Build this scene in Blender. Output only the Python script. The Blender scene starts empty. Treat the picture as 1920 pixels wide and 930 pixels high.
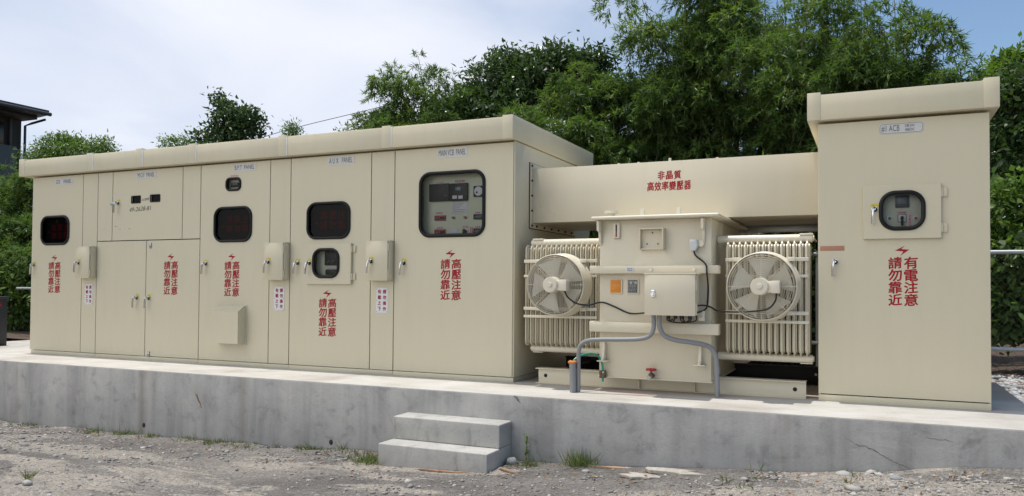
import bpy, bmesh, math, random
import numpy as np
from mathutils import Vector, Matrix
SC = bpy.context.scene
COL = SC.collection
R = math.radians

# ------------------------------------------------------------------ camera, sky, sun, exposure
CAM = (3.2101, -7.1309, 0.9260)
YAW, PITCH, ROLL = -0.4257, 0.0240, 0.0072
cd = bpy.data.cameras.new('camera'); cam = bpy.data.objects.new('camera', cd); COL.objects.link(cam)
cy_, sy_, cp_, sp_ = math.cos(YAW), math.sin(YAW), math.cos(PITCH), math.sin(PITCH)
fwd = Vector((sy_*cp_, cy_*cp_, sp_)); rgt = Vector((cy_, -sy_, 0)); upv = rgt.cross(fwd)
r2 = math.cos(ROLL)*rgt + math.sin(ROLL)*upv; u2 = -math.sin(ROLL)*rgt + math.cos(ROLL)*upv
mw = Matrix((r2, u2, -fwd)).transposed().to_4x4(); mw.translation = Vector(CAM); cam.matrix_world = mw
cd.sensor_fit = 'HORIZONTAL'; cd.sensor_width = 36; cd.lens = 36*1492.3/1920
cd.shift_y = (504.0-465.0)/1920; cd.clip_start = .05; cd.clip_end = 3000
SC.camera = cam

SUN = Vector((-0.105, 0.022, 1.0)).normalized()
EL = math.asin(SUN.z); AZ = math.atan2(SUN.x, SUN.y)
sl = bpy.data.lights.new('sun', 'SUN'); so = bpy.data.objects.new('sun', sl); COL.objects.link(so)
sl.energy = 3.0; sl.angle = R(.55); sl.color = (1, .955, .89)
so.rotation_euler = SUN.to_track_quat('Z', 'Y').to_euler(); so.location = (0, 0, 30)

w = bpy.data.worlds.new('World'); SC.world = w; w.use_nodes = True
nt = w.node_tree; nt.nodes.clear()
def N(t, **k):
    n = nt.nodes.new(t)
    for a, b in k.items():
        if hasattr(n, a): setattr(n, a, b)
    return n
out = N('ShaderNodeOutputWorld'); bg = N('ShaderNodeBackground'); bg.inputs[1].default_value = .10
sky = N('ShaderNodeTexSky'); sky.sky_type = 'NISHITA'; sky.sun_disc = False
sky.sun_elevation = EL; sky.sun_rotation = AZ; sky.altitude = 50; sky.air_density = 1.15; sky.dust_density = .15; sky.ozone_density = 3.0
tc = N('ShaderNodeTexCoord'); sep = N('ShaderNodeSeparateXYZ'); nt.links.new(tc.outputs['Generated'], sep.inputs[0])
def math_(op, a, b=None, c=None, clamp=False):
    n = N('ShaderNodeMath', operation=op); n.use_clamp = clamp
    for i, v in enumerate((a, b, c)):
        if v is None: continue
        if isinstance(v, (int, float)): n.inputs[i].default_value = v
        else: nt.links.new(v, n.inputs[i])
    return n.outputs[0]
zz = math_('ADD', math_('MAXIMUM', sep.outputs[2], 0.0), .22)
cx = math_('DIVIDE', sep.outputs[0], zz); cyv = math_('DIVIDE', sep.outputs[1], zz)
cmb = N('ShaderNodeCombineXYZ'); nt.links.new(cx, cmb.inputs[0]); nt.links.new(cyv, cmb.inputs[1])
def noise_(vec, scale, detail, rough, off):
    mp = N('ShaderNodeMapping'); nt.links.new(vec, mp.inputs[0]); mp.inputs[1].default_value = off
    mp.inputs[3].default_value = (1, .75, 1)
    n = N('ShaderNodeTexNoise'); n.inputs['Scale'].default_value = scale; n.inputs['Detail'].default_value = detail
    n.inputs['Roughness'].default_value = rough; n.inputs['Distortion'].default_value = .5
    nt.links.new(mp.outputs[0], n.inputs['Vector']); return n.outputs[0]
n1 = noise_(cmb.outputs[0], .75, 4, .45, (3.1, 1.7, 0)); n2 = noise_(cmb.outputs[0], 1.6, 5, .5, (0.3, 5.2, 0))
den = math_('ADD', math_('MULTIPLY', n1, .75), math_('MULTIPLY', n2, .3))
# the cloud sheet thins out towards the east of the view
thin = N('ShaderNodeMapRange'); thin.interpolation_type = 'SMOOTHSTEP'
nt.links.new(math_('DIVIDE', sep.outputs[0], math_('MAXIMUM', sep.outputs[1], .05)), thin.inputs[0])
thin.inputs[1].default_value = -.45; thin.inputs[2].default_value = .10; thin.inputs[3].default_value = .19; thin.inputs[4].default_value = -.32
dd = math_('ADD', den, thin.outputs[0])
cov = N('ShaderNodeMapRange'); cov.interpolation_type = 'SMOOTHSTEP'; nt.links.new(dd, cov.inputs[0])
cov.inputs[1].default_value = .40; cov.inputs[2].default_value = .80
mx = N('ShaderNodeMix', data_type='RGBA'); nt.links.new(cov.outputs[0], mx.inputs[0]); nt.links.new(sky.outputs[0], mx.inputs[6])
ccol = N('ShaderNodeMix', data_type='RGBA'); nt.links.new(n2, ccol.inputs[0])
ccol.inputs[6].default_value = (4.9, 5.6, 7.1, 1); ccol.inputs[7].default_value = (8.3, 8.35, 8.7, 1)
# extra-bright warm clouds added in the unseen sky behind the viewer, lifting the shade
south = N('ShaderNodeMapRange'); south.interpolation_type = 'SMOOTHSTEP'; nt.links.new(sep.outputs[1], south.inputs[0])
south.inputs[1].default_value = .35; south.inputs[2].default_value = -.55; south.inputs[3].default_value = 0; south.inputs[4].default_value = 1
cs_ = N('ShaderNodeMix', data_type='RGBA'); nt.links.new(south.outputs[0], cs_.inputs[0]); nt.links.new(ccol.outputs[2], cs_.inputs[6]); cs_.inputs[7].default_value = (16.5, 16.0, 15.2, 1)
nt.links.new(cs_.outputs[2], mx.inputs[7]); nt.links.new(mx.outputs[2], bg.inputs[0]); nt.links.new(bg.outputs[0], out.inputs[0])

SC.view_settings.view_transform = 'Standard'; SC.view_settings.look = 'None'
SC.view_settings.exposure = 0.32; SC.view_settings.gamma = 1; SC.view_settings.use_curve_mapping = False
SC.cycles.max_bounces = 8; SC.cycles.diffuse_bounces = 4; SC.cycles.transparent_max_bounces = 12
SC.cycles.use_denoising = True

# ------------------------------------------------------------------ materials
def mat(name, col, rough=.5, metal=0, spec=None):
    m = bpy.data.materials.new(name); m.use_nodes = True; b = m.node_tree.nodes['Principled BSDF']
    b.inputs['Base Color'].default_value = (*col, 1); b.inputs['Roughness'].default_value = rough; b.inputs['Metallic'].default_value = metal
    if spec is not None: b.inputs['Specular IOR Level'].default_value = spec
    return m
def node(m, t): return m.node_tree.nodes.new(t)
def link(m, a, b): m.node_tree.links.new(a, b)
def bsdf(m): return m.node_tree.nodes['Principled BSDF']
def coords(m, scale=(1, 1, 1), loc=(0, 0, 0)):
    t = node(m, 'ShaderNodeTexCoord'); mp = node(m, 'ShaderNodeMapping'); link(m, t.outputs['Object'], mp.inputs[0])
    mp.inputs[3].default_value = scale; mp.inputs[1].default_value = loc; return mp.outputs[0]
def noise(m, vec, scale, detail=5, rough=.55, dist=0):
    n = node(m, 'ShaderNodeTexNoise'); link(m, vec, n.inputs['Vector']); n.inputs['Scale'].default_value = scale
    n.inputs['Detail'].default_value = detail; n.inputs['Roughness'].default_value = rough; n.inputs['Distortion'].default_value = dist
    return n.outputs[0]
def ramp(m, fac, stops):
    r = node(m, 'ShaderNodeValToRGB'); link(m, fac, r.inputs[0]); e = r.color_ramp.elements
    while len(e) < len(stops): e.new(.5)
    for i, (p, c) in enumerate(stops):
        e[i].position = p; e[i].color = (*c, 1) if len(c) == 3 else c
    return r.outputs[0]
def mixc(m, fac, a, b, mode='MIX'):
    x = node(m, 'ShaderNodeMix'); x.data_type = 'RGBA'; x.blend_type = mode
    for i, v in ((0, fac), (6, a), (7, b)):
        if isinstance(v, (int, float)): x.inputs[i].default_value = v
        elif isinstance(v, tuple): x.inputs[i].default_value = (*v, 1)
        else: link(m, v, x.inputs[i])
    return x.outputs[2]
def mval(m, op, a, b):
    n = node(m, 'ShaderNodeMath'); n.operation = op
    for i, v in enumerate((a, b)):
        if isinstance(v, (int, float)): n.inputs[i].default_value = v
        else: link(m, v, n.inputs[i])
    return n.outputs[0]
def bump(m, h, strength=.3, dist=.01):
    b = node(m, 'ShaderNodeBump'); link(m, h, b.inputs['Height']); b.inputs['Strength'].default_value = strength
    b.inputs['Distance'].default_value = dist; link(m, b.outputs[0], bsdf(m).inputs['Normal'])

def paint_mat(name, col, dirt=.06, rough=.42):
    m = mat(name, col, rough)
    v = coords(m, (1, 1, .12)); a = noise(m, v, 9, 4); v2 = coords(m); b = noise(m, v2, 1.1, 4)
    c = noise(m, coords(m, (1, 1, .25)), 45, 3, .6)
    dk = tuple(x*(1-dirt*.55) for x in col); lt = tuple(min(1, x*(1+dirt*.25)) for x in col)
    c1 = ramp(m, a, [(.25, dk), (.5, col), (.8, lt)])
    c2 = mixc(m, mval(m, 'MULTIPLY', b, .25), c1, (col[0]*.95, col[1]*.945, col[2]*.91))
    c2 = mixc(m, ramp(m, c, [(.64, (0, 0, 0)), (.76, (.16, .16, .16))]), c2, (col[0]*.7, col[1]*.68, col[2]*.6))
    link(m, c2, bsdf(m).inputs['Base Color'])
    rr = ramp(m, b, [(.3, (rough-.1,)*3), (.7, (rough+.1,)*3)]); link(m, rr, bsdf(m).inputs['Roughness'])
    bump(m, noise(m, coords(m), 260, 2), .035, .002)
    return m
PAINT = paint_mat('cabinet_paint', (.600, .548, .405))
PAINT2 = paint_mat('transformer_paint', (.65, .592, .46), .05, .36)
PAINTW = paint_mat('cream_paint', (.70, .65, .53), .05, .34)
PANELG = mat('instrument_panel_paint', (.66, .67, .50), .5)
RUBBER = mat('black_rubber', (.010, .010, .011), .45, 0, .25)
BLACK = mat('black_plastic', (.008, .008, .009), .4, 0, .3)
DKIN = mat('dark_interior', (.02, .019, .016), .7)
DARKMETAL = mat('dark_steel', (.014, .012, .011), .55)
CHROME = mat('chrome', (.62, .62, .64), .16, 1)
STEEL = mat('galvanised_steel', (.42, .44, .46), .4, .85)
GALV = mat('galvanised_pipe', (.42, .45, .47), .45, .5)
YELLOW = mat('yellow_sticker', (.62, .52, .07), .5)
WHITE = mat('white_plate', (.68, .68, .70), .4)
PLATE = mat('clear_label_plate', (.56, .56, .55), .35)
INK = mat('black_ink', (.03, .03, .035), .6)
PENCIL = mat('grey_engraving', (.10, .10, .12), .6)
RED = mat('red_lettering', (.33, .006, .014), .5, 0, .3)
DIMRED = mat('red_notice_paint', (.50, .010, .012), .6)
PINK = mat('pink_tag', (.70, .50, .52), .5)
REDBOX = mat('red_switch', (.38, .03, .035), .4)
GREENLAMP = mat('green_lamp', (.01, .16, .07), .25)
BLUELAMP = mat('dark_green_lamp', (.01, .05, .06), .25)
REDLAMP = mat('red_lamp', (.40, .008, .02), .25)
SCREEN = mat('display_screen', (.10, .19, .27), .2)
GREYMETER = mat('grey_meter', (.05, .06, .07), .35)
ORANGE = mat('orange_sign', (.72, .24, .012), .45)
GASKET = mat('red_gasket', (.10, .012, .008), .6)
TAPE = mat('brown_tape', (.42, .20, .13), .6)
PVC = mat('grey_pvc', (.235, .24, .25), .42)
GREENWIRE = mat('green_wire', (.02, .30, .19), .4)
CABLE = mat('black_cable', (.010, .010, .011), .4)
BRASS = mat('aged_bronze', (.16, .115, .075), .5, .6)
VALVERED = mat('red_handwheel', (.42, .012, .03), .4)
ORTAPE = mat('orange_tape', (.62, .20, .03), .6)
SEAL_DAYLIGHT = mat('sealant_and_hole_light', (.74, .74, .74), .5)
BOXGREY = mat('charcoal_paint', (.028, .032, .036), .5)
BLADE = mat('fan_blade', (.78, .75, .66), .35)

def glass(name, tint, refl=.05):
    m = bpy.data.materials.new(name); m.use_nodes = True; t = m.node_tree; t.nodes.clear()
    o = t.nodes.new('ShaderNodeOutputMaterial'); mx_ = t.nodes.new('ShaderNodeMixShader'); tr = t.nodes.new('ShaderNodeBsdfTransparent')
    gl = t.nodes.new('ShaderNodeBsdfGlossy'); fr = t.nodes.new('ShaderNodeFresnel'); fr.inputs[0].default_value = 1.5
    tr.inputs[0].default_value = (*tint, 1); gl.inputs['Roughness'].default_value = .03; gl.inputs[0].default_value = (.17, .17, .175, 1)
    t.links.new(fr.outputs[0], mx_.inputs[0]); t.links.new(tr.outputs[0], mx_.inputs[1]); t.links.new(gl.outputs[0], mx_.inputs[2]); t.links.new(mx_.outputs[0], o.inputs[0])
    return m
GLASS = glass('clear_glass', (.86, .88, .88)); TINTED = glass('tinted_glass', (.34, .33, .33))

def concrete_wall_mat():
    m = mat('weathered_concrete', (.25, .25, .25), .8)
    v = coords(m); st = noise(m, coords(m, (1, 1, .10)), 3.2, 6, .62, .3); bl = noise(m, v, 1.3, 5, .6, .6); fi = noise(m, v, 38, 4, .7); md = noise(m, v, 6, 6, .65, .4)
    c = ramp(m, bl, [(.25, (.30, .295, .288)), (.5, (.37, .362, .347)), (.75, (.42, .41, .392))])
    c = mixc(m, .75, c, ramp(m, st, [(.28, (.50, .50, .51)), (.5, (.93, .93, .93)), (.72, (1.14, 1.13, 1.12))]), 'MULTIPLY')
    c = mixc(m, .7, c, ramp(m, md, [(.28, (.48, .48, .49)), (.45, (.96, .96, .96)), (.75, (1.12, 1.12, 1.12))]), 'MULTIPLY')
    c = mixc(m, .6, c, ramp(m, fi, [(.25, (.6, .6, .6)), (.42, (1, 1, 1))]), 'MULTIPLY')
    br = noise(m, coords(m, (1, 1, .22), (7, 3, 0)), 1.7, 5, .6, .5)
    c = mixc(m, ramp(m, br, [(.6, (0, 0, 0)), (.78, (.55, .55, .55))]), c, (.19, .145, .10))
    sx = node(m, 'ShaderNodeSeparateXYZ'); link(m, v, sx.inputs[0])
    for px_, w_, col_, k_ in ((-1.47, .085, (.16, .135, .11), .6), (-1.36, .06, (.42, .40, .38), .45), (-.05, .07, (.23, .195, .16), .5), (-.35, .10, (.42, .41, .39), .4), (5.0, .06, (.44, .43, .42), .35), (5.25, .05, (.42, .41, .40), .3), (-3.9, .08, (.40, .39, .375), .4)):
        e_ = mval(m, 'DIVIDE', mval(m, 'ABSOLUTE', mval(m, 'ADD', mval(m, 'SUBTRACT', sx.outputs[0], px_), mval(m, 'MULTIPLY', mval(m, 'SUBTRACT', st, .5), .12)), 0), w_)
        c = mixc(m, ramp(m, e_, [(0, (k_, k_, k_)), (1, (0, 0, 0))]), c, col_)
    link(m, c, bsdf(m).inputs['Base Color']); bump(m, mval(m, 'ADD', fi, mval(m, 'MULTIPLY', md, 1.5)), .35, .006)
    return m
def concrete_top_mat():
    m = mat('pale_concrete', (.45, .43, .39), .85)
    v = coords(m); a = noise(m, v, 1.6, 6, .6, .4); b = noise(m, coords(m, (.5, 2.2, 1)), 4, 5, .65); f = noise(m, v, 60, 3, .7)
    c = ramp(m, a, [(.28, (.36, .325, .285)), (.5, (.47, .45, .41)), (.72, (.53, .515, .48))])
    c = mixc(m, .5, c, ramp(m, b, [(.25, (.75, .70, .64)), (.5, (1, 1, 1)), (.8, (1.06, 1.06, 1.05))]), 'MULTIPLY')
    c = mixc(m, .4, c, ramp(m, f, [(.3, (.8, .8, .8)), (.5, (1, 1, 1))]), 'MULTIPLY')
    # reddish-brown leaf stain where the transformer stands
    sx = node(m, 'ShaderNodeSeparateXYZ'); link(m, v, sx.inputs[0])
    dx = mval(m, 'ABSOLUTE', mval(m, 'SUBTRACT', sx.outputs[0], 1.35 - 2.6*-1), 0); st_ = mval(m, 'SUBTRACT', 1.35, dx)
    st_ = mval(m, 'ADD', st_, mval(m, 'MULTIPLY', mval(m, 'SUBTRACT', a, .5), 2.0)); st_ = mval(m, 'ADD', st_, mval(m, 'MULTIPLY', mval(m, 'SUBTRACT', sx.outputs[1], .72), 2.5))
    c = mixc(m, ramp(m, st_, [(.35, (0, 0, 0)), (1.0, (.62, .62, .62))]), c, (.33, .235, .175))
    link(m, c, bsdf(m).inputs['Base Color']); bump(m, f, .25, .004); return m
CONC = concrete_wall_mat(); CTOP = concrete_top_mat()
def step_mats():
    m = mat('step_concrete', (.36, .355, .34), .85); v = coords(m); a = noise(m, v, 2.6, 6, .62, .5); f = noise(m, v, 45, 4, .7); e = noise(m, coords(m, (1, 1, .3), (2, 1, 0)), 7, 5, .6, .5)
    c = ramp(m, a, [(.25, (.31, .305, .29)), (.5, (.42, .41, .385)), (.75, (.49, .475, .44))])
    c = mixc(m, .7, c, ramp(m, e, [(.28, (.45, .45, .45)), (.42, (.95, .95, .95)), (.8, (1.05, 1.05, 1.05))]), 'MULTIPLY')
    c = mixc(m, .5, c, ramp(m, f, [(.28, (.6, .6, .6)), (.45, (1, 1, 1))]), 'MULTIPLY')
    link(m, c, bsdf(m).inputs['Base Color']); bump(m, mval(m, 'ADD', f, a), .3, .006); return m
CSTEP = step_mats()
def ground_mat():
    m = mat('gritty_asphalt', (.12, .115, .11), .95)
    v = coords(m); big = noise(m, coords(m, (.55, 1.25, 1)), .85, 7, .62, .8); med = noise(m, v, 5, 6, .65, .3); fi = noise(m, v, 42, 5, .75); vf = noise(m, v, 130, 3, .8)
    pa = noise(m, coords(m, (.42, 1.5, 1), (2.2, .9, 0)), 1.15, 9, .6, .5)
    c = ramp(m, big, [(.34, (.18, .167, .155)), (.48, (.235, .218, .202)), (.60, (.295, .272, .247)), (.72, (.34, .315, .28))])
    c = mixc(m, ramp(m, pa, [(.535, (0, 0, 0)), (.56, (1, 1, 1))]), c, (.41, .375, .33))
    sx = node(m, 'ShaderNodeSeparateXYZ'); link(m, v, sx.inputs[0])
    for px_, py_, ax_, ay_ in ((-4.0, -1.75, 1.5, .26), (-2.75, -3.15, 1.0, .34), (-1.9, -2.35, .35, .10), (.9, -2.2, .5, .16), (2.0, -1.75, .7, .2)):
        ex = mval(m, 'POWER', mval(m, 'ABSOLUTE', mval(m, 'DIVIDE', mval(m, 'SUBTRACT', sx.outputs[0], px_), ax_), 0), 2.0); ey = mval(m, 'POWER', mval(m, 'ABSOLUTE', mval(m, 'DIVIDE', mval(m, 'SUBTRACT', sx.outputs[1], py_), ay_), 0), 2.0)
        ee = mval(m, 'ADD', mval(m, 'ADD', ex, ey), mval(m, 'MULTIPLY', mval(m, 'SUBTRACT', med, .5), 4.5))
        c = mixc(m, ramp(m, ee, [(.70, (.9, .9, .9)), (1.0, (0, 0, 0))]), c, (.40, .37, .325))
    c = mixc(m, .6, c, ramp(m, med, [(.28, (.55, .54, .53)), (.5, (1, 1, 1)), (.75, (1.3, 1.27, 1.22))]), 'MULTIPLY')
    c = mixc(m, .9, c, ramp(m, fi, [(.3, (.35, .34, .33)), (.5, (1, 1, 1)), (.7, (1.7, 1.66, 1.6))]), 'MULTIPLY')
    c = mixc(m, .8, c, ramp(m, vf, [(.33, (.4, .4, .4)), (.5, (1, 1, 1)), (.68, (1.7, 1.7, 1.68))]), 'MULTIPLY')
    link(m, c, bsdf(m).inputs['Base Color']); bump(m, mval(m, 'ADD', mval(m, 'MULTIPLY', med, .8), mval(m, 'ADD', fi, mval(m, 'MULTIPLY', vf, .5))), 1.0, .03); return m
GROUND = ground_mat()
def soil_mat():
    m = mat('leaf_litter_soil', (.08, .06, .045), .95); v = coords(m); a = noise(m, v, 14, 6, .7); b = noise(m, v, 1.5, 4)
    c = ramp(m, a, [(.3, (.03, .022, .016)), (.5, (.085, .058, .04)), (.7, (.16, .10, .065))])
    link(m, c, bsdf(m).inputs['Base Color']); bump(m, a, .8, .03); return m
SOIL = soil_mat()
def tint_mat(name, stops, rough=.6):
    m = mat(name, stops[0][1], rough); at = node(m, 'ShaderNodeAttribute'); at.attribute_name = 'tint'
    c = ramp(m, at.outputs['Fac'], stops); link(m, c, bsdf(m).inputs['Base Color']); return m
def leaf_mat(name, dark, midc, light, rough=.42, trans=.28):
    m = tint_mat(name, [(0, dark), (.5, midc), (1, light)], rough)
    t = m.node_tree; o = t.nodes['Material Output']; b = bsdf(m); b.inputs['Specular IOR Level'].default_value = .25
    tl = t.nodes.new('ShaderNodeBsdfTranslucent'); mx_ = t.nodes.new('ShaderNodeMixShader'); mx_.inputs[0].default_value = trans
    src = b.inputs['Base Color'].links[0].from_socket; hv = t.nodes.new('ShaderNodeMix'); hv.data_type = 'RGBA'; hv.blend_type = 'MULTIPLY'; hv.inputs[0].default_value = 1
    t.links.new(src, hv.inputs[6]); hv.inputs[7].default_value = (1.5, 1.7, .6, 1); t.links.new(hv.outputs[2], tl.inputs[0])
    t.links.new(b.outputs[0], mx_.inputs[1]); t.links.new(tl.outputs[0], mx_.inputs[2]); t.links.new(mx_.outputs[0], o.inputs[0]); return m
LBAMBOO = leaf_mat('bamboo_leaf', (.044, .082, .030), (.098, .158, .052), (.175, .225, .080), .45, .36)
LDARK = leaf_mat('glossy_dark_leaf', (.026, .050, .022), (.050, .088, .034), (.10, .145, .055), .3, .24)
LLIGHT = leaf_mat('light_green_leaf', (.055, .105, .022), (.10, .17, .035), (.17, .24, .055), .5, .35)
LSHRUB = leaf_mat('shrub_leaf', (.045, .085, .024), (.10, .17, .045), (.19, .25, .07), .45, .34)
GRASSM = leaf_mat('grass_blade', (.055, .085, .03), (.105, .145, .05), (.24, .22, .11), .5, .3)
CULM = mat('bamboo_stem', (.16, .155, .06), .55); BARK = mat('brown_bark', (.10, .075, .05), .9); TWIG = mat('dry_twig', (.22, .14, .08), .9)
STONE = tint_mat('grey_stone', [(0, (.12, .115, .11)), (.5, (.25, .24, .225)), (1, (.46, .44, .41))], .9)
WSTONE = tint_mat('pale_gravel_stone', [(0, (.20, .195, .19)), (.5, (.40, .395, .385)), (1, (.58, .57, .55))], .9)
DRYLEAF = tint_mat('dry_leaf', [(0, (.09, .04, .02)), (.5, (.22, .11, .05)), (1, (.36, .24, .12))], .8)
PAPER = mat('torn_paper_board', (.50, .46, .39), .9); WOOD = mat('splintered_wood', (.28, .17, .10), .85)

# ------------------------------------------------------------------ mesh helpers
def root_loc(o):
    while o.parent: o = o.parent
    return o.location
def tag(o, label=None, cat=None, group=None, kind=None):
    for k, v in (('label', label), ('category', cat), ('group', group), ('kind', kind)):
        if v: o[k] = v
    return o
def thing(name, label, cat, loc, group=None):
    o = bpy.data.objects.new(name, None); COL.objects.link(o); o.location = loc; o.empty_display_size = .1
    return tag(o, label, cat, group)
def link_mesh(name, me, parent=None, sharp=35):
    o = bpy.data.objects.new(name, me); COL.objects.link(o)
    if parent:
        off = root_loc(parent); me.transform(Matrix.Translation(-Vector(off))); o.parent = parent
    if sharp and len(me.polygons):
        me.polygons.foreach_set('use_smooth', [True]*len(me.polygons)); me.set_sharp_from_angle(angle=R(sharp))
    return o
def smooth_path(pts, sub=6):
    P = [Vector(p) for p in pts]; out_ = []
    for i in range(len(P)-1):
        a = P[i-1] if i else P[0]*2-P[1]; b, c = P[i], P[i+1]; d = P[i+2] if i+2 < len(P) else P[-1]*2-P[-2]
        for k in range(sub):
            t = k/sub
            out_.append(.5*((2*b)+(c-a)*t+(2*a-5*b+4*c-d)*t*t+(-a+3*b-3*c+d)*t**3))
    out_.append(P[-1]); return out_
def rr(x0, x1, z0, z1, r, n=7):
    pts = []
    for cx_, cz_, a0 in ((x1-r, z1-r, 0), (x0+r, z1-r, 90), (x0+r, z0+r, 180), (x1-r, z0+r, 270)):
        for k in range(n+1):
            a = R(a0+90*k/n); pts.append((cx_+r*math.cos(a), cz_+r*math.sin(a)))
    return pts
class MB:
    def __init__(s): s.bm = bmesh.new(); s.mats = []; s.mi = 0
    def use(s, m):
        if m not in s.mats: s.mats.append(m)
        s.mi = s.mats.index(m); return s
    def _merge(s, b):
        for f in b.faces: f.material_index = s.mi
        me = bpy.data.meshes.new('t'); b.to_mesh(me); s.bm.from_mesh(me); bpy.data.meshes.remove(me); b.free(); return s
    def box(s, x0, x1, y0, y1, z0, z1, b=.003, seg=2):
        t = bmesh.new(); bmesh.ops.create_cube(t, size=1)
        bmesh.ops.transform(t, verts=t.verts, matrix=Matrix.Translation(((x0+x1)/2, (y0+y1)/2, (z0+z1)/2)) @ Matrix.Diagonal((x1-x0, y1-y0, z1-z0, 1)))
        b = min(b, .45*min(x1-x0, y1-y0, z1-z0))
        if b > 0: bmesh.ops.bevel(t, geom=list(t.edges), offset=b, segments=seg, profile=.5, affect='EDGES')
        return s._merge(t)
    def cyl(s, p0, p1, r, n=20, r1=None, b=0):
        p0, p1 = Vector(p0), Vector(p1); d = p1-p0; t = bmesh.new()
        bmesh.ops.create_cone(t, cap_ends=True, segments=n, radius1=r, radius2=r if r1 is None else r1, depth=d.length)
        if b: bmesh.ops.bevel(t, geom=[e for e in t.edges if len([f for f in e.link_faces if len(f.verts) > 4])], offset=b, segments=2, affect='EDGES')
        bmesh.ops.transform(t, verts=t.verts, matrix=Matrix.Translation((p0+p1)/2) @ d.to_track_quat('Z', 'Y').to_matrix().to_4x4())
        return s._merge(t)
    def tube(s, pts, r, n=8, closed=False, sub=0, rs=None):
        P = smooth_path(pts, sub) if sub else [Vector(p) for p in pts]; t = bmesh.new(); rings = []; m = len(P); prev = None
        for i, p in enumerate(P):
            a = P[(i-1) % m] if (closed or i) else p; c = P[(i+1) % m] if (closed or i < m-1) else p
            d = (c-a).normalized()
            if prev is None: up = Vector((0, 0, 1)) if abs(d.z) < .9 else Vector((0, 1, 0))
            else: up = prev
            x = d.cross(up).normalized(); y = x.cross(d).normalized(); prev = y
            rad = float(r if rs is None else rs[i])
            rings.append([t.verts.new(p+rad*(math.cos(2*math.pi*k/n)*x+math.sin(2*math.pi*k/n)*y)) for k in range(n)])
        for i in range(m if closed else m-1):
            A, B = rings[i], rings[(i+1) % m]
            for k in range(n): t.faces.new((A[k], A[(k+1) % n], B[(k+1) % n], B[k]))
        if not closed: t.faces.new(rings[0][::-1]); t.faces.new(rings[-1])
        bmesh.ops.recalc_face_normals(t, faces=t.faces)
        return s._merge(t)
    def ring_y(s, cx_, y, cz_, R_, r, n=56, k=6): return s.tube([(cx_+R_*math.cos(2*math.pi*i/n), y, cz_+R_*math.sin(2*math.pi*i/n)) for i in range(n)], r, k, True)
    def prism(s, poly, lo, hi, axis='y', b=0):
        t = bmesh.new()
        def v(a, c, h): return {'y': (a, h, c), 'x': (h, a, c), 'z': (a, c, h)}[axis]
        A = [t.verts.new(v(a, c, lo)) for a, c in poly]; B = [t.verts.new(v(a, c, hi)) for a, c in poly]; n = len(poly)
        t.faces.new(A); t.faces.new(B[::-1])
        for i in range(n): t.faces.new((A[i], B[i], B[(i+1) % n], A[(i+1) % n]))
        bmesh.ops.recalc_face_normals(t, faces=t.faces)
        if b: bmesh.ops.bevel(t, geom=[e for e in t.edges if len(e.link_faces) == 2 and any(len(f.verts) > 4 for f in e.link_faces)] or list(t.edges), offset=b, segments=2, affect='EDGES')
        return s._merge(t)
    def plate(s, outer, holes, y0, y1, b=.002):
        # flat door leaf in the XZ plane with holes cut right through it
        c = bpy.data.curves.new('c', 'CURVE'); c.dimensions = '2D'; c.fill_mode = 'BOTH'; c.extrude = (y1-y0)/2-b; c.bevel_depth = b; c.bevel_resolution = 1; c.offset = -b
        for poly in [outer]+holes:
            sp = c.splines.new('POLY'); sp.points.add(len(poly)-1); sp.use_cyclic_u = True
            for p, (a, z) in zip(sp.points, poly): p.co = (a, z, 0, 1)
        o = bpy.data.objects.new('c', c); COL.objects.link(o); dg = bpy.context.evaluated_depsgraph_get(); me = bpy.data.meshes.new_from_object(o.evaluated_get(dg))
        bpy.data.objects.remove(o); bpy.data.curves.remove(c)
        me.transform(Matrix(((1, 0, 0, 0), (0, 0, -1, (y0+y1)/2), (0, 1, 0, 0), (0, 0, 0, 1))))
        t = bmesh.new(); t.from_mesh(me); bpy.data.meshes.remove(me); return s._merge(t)
    def sphere(s, c, r, sc=(1, 1, 1), sub=2):
        t = bmesh.new(); bmesh.ops.create_icosphere(t, subdivisions=sub, radius=r)
        bmesh.ops.transform(t, verts=t.verts, matrix=Matrix.Translation(c) @ Matrix.Diagonal((*sc, 1))); return s._merge(t)
    def text(s, txt, x0, x1, z0, z1, y, bold=0., slant=0., rise=0., keep=False):
        c = bpy.data.curves.new('t', 'FONT'); c.body = txt; c.size = 1; c.resolution_u = 3; c.fill_mode = 'FRONT'
        o = bpy.data.objects.new('t', c); COL.objects.link(o); dg = bpy.context.evaluated_depsgraph_get(); me = bpy.data.meshes.new_from_object(o.evaluated_get(dg))
        bpy.data.objects.remove(o); bpy.data.curves.remove(c)
        if len(me.vertices):
            a = np.empty(len(me.vertices)*3, np.float32); me.vertices.foreach_get('co', a); a = a.reshape(-1, 3)
            a[:, 0] += slant*a[:, 1]; a[:, 1] += rise*a[:, 0]
            lo, hi = a.min(0), a.max(0); ext = np.maximum(hi-lo, 1e-6)
            sx_, sz_ = (x1-x0)/ext[0], (z1-z0)/ext[1]
            if keep: sx_ = sz_ = min(sx_, sz_)
            b = np.empty_like(a); b[:, 0] = (x0+x1)/2+(a[:, 0]-(lo[0]+hi[0])/2)*sx_; b[:, 2] = (z0+z1)/2+(a[:, 1]-(lo[1]+hi[1])/2)*sz_; b[:, 1] = y
            hgt = z1-z0
            for q, (ox, oz) in enumerate(((0, 0),) if bold <= 0 else ((0, 0), (-1, .35), (1, -.35), (.4, .8), (-.4, -.8))):
                b2 = b.copy(); b2[:, 0] += ox*bold*hgt; b2[:, 2] += oz*bold*hgt; b2[:, 1] -= q*.00012
                me.vertices.foreach_set('co', b2.ravel()); t = bmesh.new(); t.from_mesh(me); s._merge(t)
        bpy.data.meshes.remove(me); return s
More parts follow.
